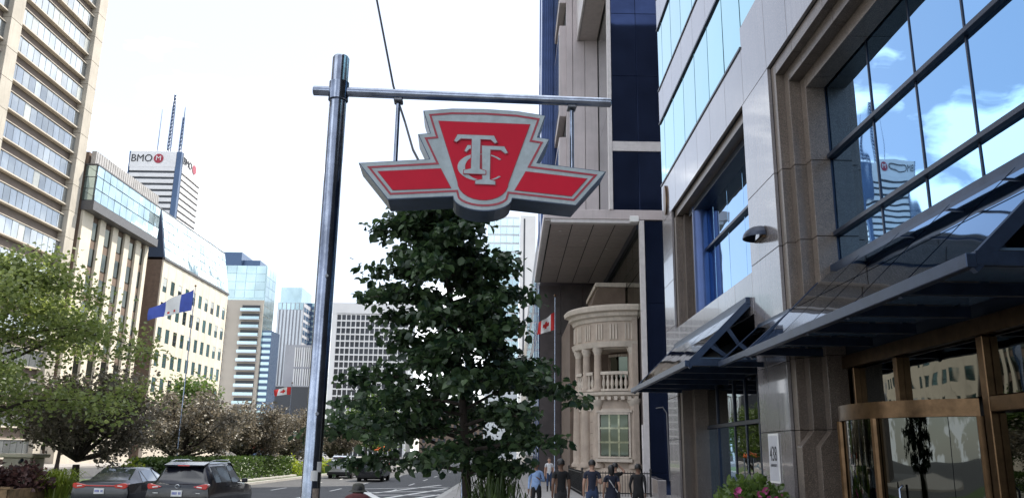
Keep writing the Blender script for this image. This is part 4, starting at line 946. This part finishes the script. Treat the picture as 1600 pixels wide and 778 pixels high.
# ------------------------------------------------------------------ vehicles
def car(name, label, paint, stn, hw, kind, loc, group, detail=True):
    c = thing(name, (0, 0, 0), label, 'car', group); mb = MB(); rings = []
    for (y, zt, wt, zb_, wb_, z0) in stn:
        half_ = [(0, z0), (hw*.86, z0), (min(hw, wb_+.03), z0+.16), (min(hw, wb_+.05), (z0+zb_)/2+.08), (wb_, zb_), (wt, zt-.05), (wt*.86, zt-.012), (0, zt)]
        rings.append([(x, y, z) for x, z in half_]+[(-x, y, z) for x, z in half_[-2:0:-1]])
    n = len(rings[0]); vs = [p for r in rings for p in r]
    fs = [(i*n+j, i*n+(j+1) % n, (i+1)*n+(j+1) % n, (i+1)*n+j) for i in range(len(rings)-1) for j in range(n)]+[tuple(range(n))[::-1], tuple(range((len(rings)-1)*n, len(rings)*n))]
    mb.add(vs, fs); body = mb.build('body', paint, c, smooth=True)
    def itp(y, k): return float(np.interp(y, [s[0] for s in stn], [s[k] for s in stn]))
    def side(y, t, off=.012):
        zb_, wb_, zt, wt = itp(y, 3), itp(y, 4), itp(y, 1)-.05, itp(y, 2); return (wb_+(wt-wb_)*t+off, y, zb_+(zt-zb_)*t)
    suv = kind == 'suv'
    wins = [(.62, 1.05, .0), (1.12, 1.98, 0), (2.06, 2.98, 1)] if suv else [(1.02, 1.35, 2), (1.42, 2.2, 0), (2.28, 3.12, 1)]
    for sgn in (1, -1):
        for (ya, yb, sl) in wins:
            yt0, yt1 = (ya, yb) if not sl else ((ya, yb-.42) if sl == 1 else (ya+.28, yb))
            if suv and sl == 0.0 and ya < .7: yt0 = ya+.1
            pts = [side(ya, .08), side(yb, .08), side(yt1, .90), side(yt0, .90)]
            pts = [(sgn*p[0], p[1], p[2]) for p in pts]; MB().slab(*pts, .012).build('side_window', 'car_glass', c)
        for yw in ((.86, 3.56) if suv else (.98, 3.66)):
            wh = group_part('wheel', (sgn*(hw-.12), yw, .35), c); R_ = .355 if suv else .325
            def ax(prof, m, nm, par):
                o = MB().lathe(prof, (0, 0, 0), 24).build(nm, m, par, smooth=True)
                o.location = (0, 0, 0); o.rotation_euler = (0, sgn*PI/2, 0)
            ax([(R_*.66, -.10), (R_*.95, -.11), (R_, -.07), (R_, .07), (R_*.95, .115), (R_*.66, .10)], 'rubber', 'tyre', wh)
            sp_ = MB().lathe([(R_*.60, .06), (R_*.66, .11), (R_*.70, .11), (R_*.70, -.1)], (0, 0, 0), 24)
            for q in range(5):
                t = 2*PI*q/5; d = Vector((math.cos(t), math.sin(t), 0)); sp_.beam(d*.02+Vector((0, 0, .085)), d*R_*.64+Vector((0, 0, .085)), .06, .03)
            o = sp_.build('rim', 'rim', wh, smooth=True); o.location = (0, 0, 0); o.rotation_euler = (0, sgn*PI/2, 0)
            o = MB().lathe([(0, .03), (R_*1.13, .03)], (0, 0, 0), 24).build('wheel_well', 'rubber', wh); o.location = (sgn*.105, 0, 0.02); o.rotation_euler = (0, sgn*PI/2, 0)
        MB().box(sgn*(hw-.02), sgn*(hw+.16), (3.0 if suv else 3.05), (3.1 if suv else 3.14), 1.02 if suv else .95, 1.16 if suv else 1.07).build('mirror', paint, c, bev=.02)
        hx = hw-.04
        if suv: tl = [(.46, .99), (.60, .93), (.84, .91), (hx, .97), (hx, 1.06), (.80, 1.07)]
        else: tl = [(.42, .90), (.50, .82), (.78, .79), (hx, .84), (hx, .95), (.75, .97)]
        ly = -.05 if suv else -.045
        MB().prism([(sgn*x, z) for x, z in tl], ly, .20, 'y').build('tail_light', 'lamp_red', c, bev=.012)
        MB().prism([(sgn*x, z) for x, z in [(.56, .975 if suv else .875), (.72, .955 if suv else .855), (.72, .99 if suv else .885), (.58, 1.0 if suv else .90)]], ly-.012, ly+.02, 'y').build('reverse_lamp', 'lamp_white', c)
        MB().tube([(sgn*.55, -.06, .33), (sgn*.55, .1, .33)], .045, 10).build('exhaust', 'rim', c, smooth=True)
        for yd in ((1.08, 2.02) if suv else (1.38, 2.24)):
            p_ = side(yd+.62, -.12, .02); MB().box(sgn*(p_[0]-.02), sgn*(p_[0]+.02), p_[1]-.1, p_[1]+.1, p_[2]-.02, p_[2]+.02).build('door_handle', 'rim' if not suv else paint, c)
    if suv:
        MB().slab((-.66, .150, 1.12), (.66, .150, 1.12), (.56, .425, 1.53), (-.56, .425, 1.53), .02).build('rear_window', 'car_glass', c)
        MB().prism([(.28, 1.60), (.30, 1.55), (.75, 1.64), (.75, 1.685)], -.60, .60, 'x').build('spoiler', paint, c, bev=.01)
        MB().box(-.17, .17, .262, .30, 1.57, 1.60).build('brake_light', 'lamp_red', c)
        MB().slab((-.62, 2.62, 1.655), (.62, 2.62, 1.655), (.70, 3.28, 1.15), (-.70, 3.28, 1.15), .02).build('windscreen', 'car_glass', c)
        py, pz = -.055, .80
        for sgn in (1, -1): MB().tube([(sgn*.6, .8, 1.69), (sgn*.62, 1.2, 1.735), (sgn*.62, 2.2, 1.73), (sgn*.6, 2.5, 1.68)], .018, 6).build('roof_rail', 'rim', c, smooth=True)
        MB().prism([(-.88, .26), (.88, .26), (.90, .50), (-.90, .50)], -.07, .2, 'y').build('bumper', 'rubber', c, bev=.03)
    else:
        MB().slab((-.64, .62, 1.06), (.64, .62, 1.06), (.53, 1.22, 1.385), (-.53, 1.22, 1.385), .02).build('rear_window', 'car_glass', c)
        MB().slab((-.55, 2.48, 1.415), (.55, 2.48, 1.415), (.68, 3.22, 1.03), (-.68, 3.22, 1.03), .02).build('windscreen', 'car_glass', c)
        MB().box(-.45, .45, -.052, .0, .865, .90).build('light_bar', 'lamp_red', c, bev=.008)
        py, pz = -.05, .72
        MB().prism([(-.88, .22), (.88, .22), (.90, .46), (-.90, .46)], -.06, .2, 'y').build('bumper', paint, c, bev=.03)
        MB().tube([(0, 1.5, 1.43), (0, 1.42, 1.50)], [.03, .012], 6).build('roof_aerial', 'rubber', c)
    pt = MB().box(-.16, .16, py-.02, py+.03, pz-.085, pz+.085).build('number_plate', 'plate_white', c, bev=.006)
    for k in range(7):
        if k != 4: MB().box(-.13+k*.038, -.13+k*.038+.024, py-.024, py-.019, pz-.03, pz+.04).build('plate_mark', 'flag_blue', pt)
    if suv:
        e = MB().lathe([(.052, -.008), (.062, 0), (.052, .008), (.046, 0)], (0, 0, 0), 20).build('badge', 'rim', c); e.location = (0, py-.005, 1.0); e.rotation_euler = (PI/2, 0, 0); e.scale = (1.15, .9, 1)
        for sgn, ww in ((-1, .16), (1, .12)): MB().box(sgn*.62-ww/2, sgn*.62+ww/2, py-.006, py+.01, .80, .825).build('model_badge', 'rim', c)
    MB().box(-hw*.86, hw*.86, .15, stn[-1][0]-.2, .17, .30).build('underbody', 'rubber', c)
    c.location = loc; return c
SUV = [(-.03, .93, .76, .86, .80, .36), (.0, 1.05, .80, .96, .87, .30), (.10, 1.10, .76, 1.02, .90, .27), (.20, 1.24, .70, 1.04, .905, .26), (.44, 1.60, .585, 1.05, .905, .25), (.75, 1.665, .60, 1.05, .91, .25), (1.8, 1.69, .62, 1.03, .915, .24), (2.6, 1.65, .61, 1.01, .915, .24), (3.3, 1.13, .70, 1.0, .905, .24), (3.5, 1.07, .72, .98, .90, .25), (4.15, .97, .72, .90, .88, .26), (4.45, .82, .66, .78, .80, .30), (4.55, .62, .55, .60, .65, .36)]
SED = [(-.03, .84, .72, .78, .78, .34), (.0, .97, .76, .90, .85, .27), (.08, 1.04, .74, .93, .88, .24), (.60, 1.075, .68, .955, .90, .22), (.9, 1.235, .62, .96, .905, .21), (1.28, 1.405, .55, .96, .905, .20), (1.8, 1.44, .56, .95, .91, .20), (2.45, 1.425, .56, .94, .91, .20), (3.25, 1.02, .70, .925, .90, .20), (3.45, .97, .72, .91, .89, .21), (4.2, .86, .72, .80, .86, .23), (4.55, .70, .64, .66, .76, .28), (4.65, .52, .50, .50, .6, .34)]
G_ = 'cars driving away down the avenue'
car('car', 'glossy black SUV with a round tailgate badge in the left lanes', 'car_black', SUV, .92, 'suv', (-9.68, 25.0, -.14), G_)
car('car', 'dark grey sedan left of the black SUV', 'car_grey', SED, .91, 'sedan', (-13.05, 27.3, -.14), G_)
car('car', 'silver SUV far down the road beside the steel pole', 'car_silver', SUV, .92, 'suv', (-12.9, 64.5, -.14), G_)
car('car', 'black SUV far down the road, half hidden by the near tree', 'car_black', SUV, .92, 'suv', (-9.7, 59, -.14), G_)
car('car', 'white sedan farthest down the road behind the silver SUV', 'car_white', SED, .91, 'sedan', (-12.6, 84, -.14), G_)
# ------------------------------------------------------------------ people
def skin_mesh(nodes, edges, root):
    me = bpy.data.meshes.new('sk'); me.from_pydata([n[0] for n in nodes], edges, []); o = bpy.data.objects.new('sk', me); COL.objects.link(o)
    md = o.modifiers.new('s', 'SKIN'); md.use_smooth_shade = True; o.modifiers.new('d', 'SUBSURF').levels = 1
    for i, n in enumerate(nodes):
        sv = me.skin_vertices[0].data[i]; r = n[1]; sv.radius = r if isinstance(r, tuple) else (r, r); sv.use_root = i == root
    bpy.context.view_layer.update()
    res = bpy.data.meshes.new_from_object(o.evaluated_get(bpy.context.evaluated_depsgraph_get())); bpy.data.objects.remove(o); return res
def person(label, loc, rz, h, top, legs, shoes, skin, hair, arms=('down', 'down'), stride=.16, sleeves='short', long_hair=False, dress=None, seated=False, hat=None, bag=False, hunch=0.0, group='people on the pavement'):
    P = thing('person', (0, 0, 0), label, 'person', group); k = h/1.75
    nodes = []; edges = []; kind = []
    def add(p, r, par=None, kd='top'):
        nodes.append((tuple(c*k for c in p), tuple(v*k for v in r) if isinstance(r, tuple) else r*k)); i = len(nodes)-1; kind.append(kd)
        if par is not None: edges.append((par, i))
        return i
    pel = add((0, 0, .95), (.155, .115), None, 'legs'); bel = add((0, .01, 1.10), (.145, .105), pel); ch = add((0, .0, 1.29), (.17, .115), bel); sh = add((0, -.01, 1.42), (.12, .085), ch)
    hu = hunch; nk = add((0, -.005+hu*.5, 1.50-hu*.3), .055, sh, 'skin'); h1 = add((0, .015+hu, 1.575-hu), .07, nk, 'skin'); h2 = add((0, .01+hu, 1.655-hu), (.082, .098), h1, 'skin'); h3 = add((0, hu, 1.72-hu), (.065, .08), h2, 'skin')
    add((0, .125+hu, 1.625-hu), .012, h2, 'skin')
    for s_ in (-1, 1): add((s_*.088, -.005+hu, 1.63-hu), (.010, .02), h2, 'skin')
    for s_, a in zip((-1, 1), arms):
        s1 = add((s_*.175, -.01, 1.405), .068, sh)
        if a == 'down': e_, w_, hd = (s_*.225, -.03, 1.13), (s_*.235, .05, .90), (s_*.232, .07, .82)
        elif a == 'swing': e_, w_, hd = (s_*.235, -.10, 1.15), (s_*.22, -.02, .92), (s_*.215, .01, .84)
        elif a == 'bent': e_, w_, hd = (s_*.25, -.04, 1.14), (s_*.14, .20, 1.20), (s_*.09, .25, 1.24)
        elif a == 'head': e_, w_, hd = (s_*.34, .10, 1.50), (s_*.17, .12, 1.66), (s_*.11, .10, 1.70)
        elif a == 'lap': e_, w_, hd = (s_*.24, .06, 1.16), (s_*.15, .28, 1.02), (s_*.10, .34, 1.0)
        sk = 'top' if sleeves == 'long' else 'skin'
        m_ = tuple((p+q)/2 for p, q in zip((s_*.175, -.01, 1.405), e_)); mi = add(m_, .052, s1, 'top'); e = add(e_, .043, mi, sk); wv = add(w_, .030, e, sk); hv = add(hd, (.022, .036), wv, 'skin')
        d = Vector(hd)-Vector(w_); d.normalize(); u_ = Vector((0, 1, 0)) if abs(d.y) < .7 else Vector((0, 0, 1)); sd = u_-d*u_.dot(d); sd.normalize()
        for q, ln in enumerate((.060, .072, .068, .052)):
            b_ = Vector(hd)+sd*(.024-.016*q)+d*.025; f1 = add(tuple(b_+d*ln*.5), .0088, hv, 'skin'); add(tuple(b_+d*ln+Vector((-s_*.012, 0, 0))), .0075, f1, 'skin')
        t1 = add(tuple(Vector(hd)+sd*.045-d*.005), .010, hv, 'skin'); add(tuple(Vector(hd)+sd*.060+d*.03), .008, t1, 'skin')
    for s_ in (-1, 1):
        f = s_*stride
        if seated: pts = [((s_*.095, .02, .93), .095), ((s_*.12, .42, .95), .072), ((s_*.12, .46, .52), .05), ((s_*.12, .46, .50), .045), ((s_*.13, .60, .47), .04)]
        else: pts = [((s_*.095, .0, .88), .10), ((s_*.10, f*.6+.03, .50), .066), ((s_*.10, f-.02, .30), .055), ((s_*.10, f-.04, .09), .042), ((s_*.115, f+.11, .035), .036)]
        pv = pel
        for q, (p_, r) in enumerate(pts): pv = add(p_, r, pv, 'legs' if q < 3 else 'shoe')
    me = skin_mesh(nodes, edges, 0)
    mats = {'top': top, 'legs': legs, 'shoe': shoes, 'skin': skin}; order = ['top', 'legs', 'shoe', 'skin']; me.materials.clear()
    for q in order: me.materials.append(M[mats[q]])
    segs = [(np.array(nodes[a][0]), np.array(nodes[b][0]), kind[b]) for a, b in edges]
    for p in me.polygons:
        c = np.array(p.center); best = None
        for a, b, kd in segs:
            ab = b-a; t = min(1, max(0, (c-a)@ab/(ab@ab+1e-9))); dd = np.linalg.norm(c-a-ab*t)
            if best is None or dd < best[0]: best = (dd, kd)
        p.material_index = order.index(best[1]); p.use_smooth = True
    link(bpy.data.objects.new('body', me), P)
    hc = Vector((0, -.012+hunch, 1.665-hunch))*k
    bm = bmesh.new(); bmesh.ops.create_uvsphere(bm, u_segments=20, v_segments=14, radius=1)
    for v in bm.verts:
        back = max(0, -v.co.y); drop = 1.0+(.9 if long_hair else .25)*back*(1 if v.co.z < 0 else 0)
        v.co = Vector((v.co.x*.102*(1+.05*math.sin(9*v.co.z+5*v.co.y)), v.co.y*.118, v.co.z*.115*drop*(1.6 if long_hair and v.co.z < 0 and back > .1 else 1)))*k
    bmesh.ops.delete(bm, geom=[v for v in bm.verts if v.co.y > .035*k and v.co.z < .045*k or v.co.z < (-.06*k if not long_hair else -1)], context='VERTS')
    m2 = bpy.data.meshes.new('hair'); bm.to_mesh(m2); bm.free(); m2.materials.append(M[hair])
    for p in m2.polygons: p.use_smooth = True
    link(bpy.data.objects.new('hair', m2), P, hc)
    if dress: MB().lathe([(.16*k, 1.12*k), (.155*k, 1.02*k), (.19*k, .92*k), (.23*k, .70*k), (.26*k, .46*k)], (0, 0, 0), 18).build('skirt', dress, P, smooth='full')
    if hat:
        MB().lathe([(0, 1.79*k), (.06*k, 1.785*k), (.098*k, 1.765*k), (.112*k, 1.69*k), (.118*k, 1.675*k), (.165*k, 1.645*k), (.168*k, 1.640*k), (.115*k, 1.66*k)], (0, hunch*k, -hunch*k), 22).build('hat', hat, P, smooth='full')
    if bag:
        MB().tube([(-.15*k, -.02, 1.45*k), (-.02, -.135*k, 1.25*k), (.17*k, -.10*k, .98*k)], .014, 6).build('bag_strap', 'cloth_white', P)
        MB().box(.16*k, .25*k, -.14*k, .10*k, .80*k, 1.0*k).build('shoulder_bag', 'cloth_charcoal', P, bev=.02)
    if skin == 'skin' and rz > 2:
        for s_ in (-1, 1): MB().lathe([(0, -.01), (.008, -.006), (.011, 0), (.008, .006), (0, .01)], (s_*.03*k, .100*k, 1.665*k), 8).build('eye', 'ink', P, smooth=True)
    P.rotation_euler = (0, 0, rz); P.location = loc; return P
person('person in a pale blue shirt and dark trousers walking towards the camera', (.86, 26.5, 0), PI-.15, 1.70, 'cloth_blue', 'cloth_black', 'cloth_black', 'skin_deep', 'hair_black', ('bent', 'down'), sleeves='long')
person('person in a white shirt far down the pavement', (2.15, 45, 0), PI, 1.72, 'cloth_white', 'cloth_denim', 'cloth_black', 'skin', 'hair_brown')
person('person in black with short sleeves in the middle of the pavement', (1.36, 22.2, 0), .25, 1.80, 'cloth_black', 'cloth_charcoal', 'cloth_black', 'skin_deep', 'hair_black', ('swing', 'down'))
person('person in a navy t-shirt and jeans by the iron railing', (2.32, 23.6, 0), -.1, 1.78, 'cloth_navy', 'cloth_denim', 'cloth_black', 'skin', 'hair_black', ('down', 'bent'))
person('person with long dark hair, navy dress and a light shoulder strap', (2.90, 24.0, 0), .05, 1.64, 'cloth_navy', 'cloth_navy', 'cloth_black', 'skin', 'hair_black', ('down', 'swing'), long_hair=True, dress='cloth_navy', bag=True)
person('person in black raising a hand to the head', (3.32, 26.5, 0), .1, 1.68, 'cloth_black', 'cloth_black', 'cloth_black', 'skin', 'hair_black', ('down', 'head'))
person('person in loose black clothes nearest the glass shop front', (3.75, 24.6, 0), -.35, 1.68, 'cloth_black', 'cloth_black', 'cloth_black', 'skin_deep', 'hair_black', ('swing', 'swing'), sleeves='long')
person('person in a red top standing among the median trees', (-20.0, 51.5, 0), .6, 1.72, 'cloth_red', 'cloth_charcoal', 'cloth_black', 'skin', 'hair_brown', group='people on the median')
bn = thing('bench', (-2.55, 14.6, 0), 'dark bench at the kerb under the person in the hat', 'bench')
for k in range(4): box('slat', bn, -3.0+.0, -1.9, 14.72+k*.11, 14.72+k*.11+.095, .54, .575, 'timber', .006)
for x in (-2.95, -1.98): MB().box(x, x+.05, 14.74, 15.12, 0, .538).build('leg', 'black_steel', bn)
pp = person('person in a dark bucket hat and maroon top sitting with their back turned', (-2.62, 14.85, -.26), .1, 1.75, 'cloth_maroon', 'cloth_charcoal', 'cloth_black', 'skin', 'hair_black', ('lap', 'lap'), sleeves='long', seated=True, hat='cloth_olive', hunch=.13)

# ------------------------------------------------------------------ iron railing, flags, pedestal, parasols
rl = thing('iron_railing', (5.0, 41, 0), 'black iron railing around the foot of the pink stone house', 'railing')
for z in (.12, 1.05): MB().box(3.55, 6.86, 40.98, 41.02, z, z+.05).build('rail', 'black_steel', rl); MB().box(3.53, 3.57, 41.03, 50, z, z+.05).build('rail', 'black_steel', rl)
for k in range(25): box('bar', rl, 3.6+k*.134, 3.622+k*.134, 40.99, 41.012, 0, 1.16, 'black_steel')
for k in range(40): box('bar', rl, 3.54, 3.562, 41.2+k*.22, 41.222+k*.22, 0, 1.16, 'black_steel')
for x, y in ((3.55, 41), (6.85, 41), (3.55, 50)): MB().lathe([(0, 0), (.04, 0), (.04, 1.2), (.06, 1.24), (.03, 1.3), (0, 1.33)], (x, y, 0), 10).build('post', 'black_steel', rl)
def flag(par, hoist_top, hoist_bot, fly_top, fly_bot, cols, name='flag', n=18, m=8, amp=.08, seed=0):
    """cloth strip: cols maps (u,v) to a material index"""
    a, b, c, d = map(Vector, (hoist_top, hoist_bot, fly_top, fly_bot)); mb = MB()
    def P(i, j):
        u, v = i/n, j/m; p = (a*(1-v)+b*v)*(1-u)+(c*(1-v)+d*v)*u; s_ = math.sin(u*9+v*2+seed)*amp*u**.5
        return p+Vector((s_*.3, s_, -.25*amp*math.sin(u*6+seed)))
    for i in range(n):
        for j in range(m): mb.add([P(i, j), P(i+1, j), P(i+1, j+1), P(i, j+1)], [(0, 1, 2, 3)], cols((i+.5)/n, (j+.5)/m))
    return mb.build('cloth', ['flag_blue', 'flag_white', 'flag_red'], par, smooth='full', auto=False)
def flagpole(name, label, x, y, h, r, group='flagpoles'):
    f = thing(name, (x, y, 0), label, 'flagpole', group)
    MB().lathe([(0, 0), (r*1.6, 0), (r*1.5, .2), (r, .25), (r*.6, h), (0, h)], (x, y, 0), 12).build('pole', 'steel', f, smooth=True)
    MB().lathe([(0, 0), (r*1.2, r), (r*1.4, r*2), (r, r*3.3), (0, r*3.8)], (x, y, h), 10).build('finial', 'bronze', f, smooth=True)
    return f
def city(u, v):
    if abs(u-.48) < .05+.0*v and v > .1 or abs(u-.62-.10*(1-v)) < .0: return 1
    if (u-.5)**2/.010+(v-.80)**2/.035 < 1: return 2
    if .30 < u < .68: return 1
    return 0
flagpole('flagpole', 'tall flagpole with a blue and white city flag on the median', -18.05, 46, 10.85, .04)
f1 = thing('city_flag', (-18.1, 46, 10), 'blue flag with white centre and small red leaf flying from the median pole', 'flag')
flag(f1, (-18.12, 46, 10.75), (-18.12, 46, 9.55), (-20.35, 45.7, 9.55), (-20.35, 45.7, 8.85), city, amp=.14, seed=1)
def canada(u, v):
    if u < .25 or u > .75: return 2
    return 2 if abs(u-.5)/.17+abs(v-.5)/.36 < 1 else 1
flagpole('flagpole', 'far flagpole with a maple leaf flag in front of the dark low block', -26.3, 100, 9.6, .07)
f2 = thing('maple_leaf_flag', (-26.4, 100, 8.5), 'small red and white maple leaf flag before the dark low block', 'flag')
flag(f2, (-26.4, 100, 9.3), (-26.4, 100, 8.4), (-28.2, 99.6, 8.9), (-28.2, 99.6, 8.1), canada, amp=.2, seed=2)
flagpole('flagpole', 'kerbside flagpole hidden in the crown of the near tree', -1.32, 24.5, 9.6, .05)
f3 = thing('pavement_flag', (-1.4, 24.5, 8.5), 'red and white flag showing through the top of the near tree', 'flag')
flag(f3, (-1.36, 24.5, 9.35), (-1.36, 24.5, 8.45), (-2.75, 24.3, 8.75), (-2.7, 24.3, 8.0), canada, amp=.1, seed=3)
flagpole('flagpole', 'pale flagpole under the overhang beside the dark stone wall', 3.0, 55.2, 12.3, .06)
f4 = thing('drooping_flag', (2.9, 55.2, 10), 'drooping red and white flag under the overhang', 'flag')
flag(f4, (2.95, 55.2, 11.25), (2.95, 55.2, 10.05), (1.86, 55, 10.5), (1.74, 55, 9.7), canada, amp=.12, seed=4)
pd = thing('stone_pedestal', (-20.9, 36.5, 0), 'cream stone pedestal with a dark plaque behind the timber planter', 'monument')
MB().box(-21.5, -20.3, 36, 37.1, 0, 1.45).build('block', 'cream_dark', pd, bev=.03); MB().box(-21.65, -20.15, 35.85, 37.25, 1.455, 1.62).build('cap', 'cream', pd, bev=.03)
MB().box(-21.2, -20.6, 35.96, 36.02, .62, 1.05).build('plaque', 'far_dark', pd); MB().tube([(-20.7, 35.9, 1.25), (-20.5, 35.7, 1.36)], .07, 10).build('spot_lamp', 'frame_dark', pd)
def parasol(label, x, y, m, r=1.3, h=2.4):
    p = thing('parasol', (x, y, 0), label, 'parasol', 'parasols on the median')
    MB().tube([(x, y, 0), (x, y, h)], .03, 8).build('pole', 'steel', p); MB().lathe([(r, h-.55), (r*.98, h-.40), (r*.5, h-.08), (.03, h+.08), (0, h+.1)], (x, y, 0), 8).build('canopy', m, p)
parasol('red parasol behind the clipped hedge', -21.2, 70, 'cloth_red'); parasol('orange parasol seen above the far black SUV', -15.0, 100, 'cloth_orange', 1.0, 2.5)
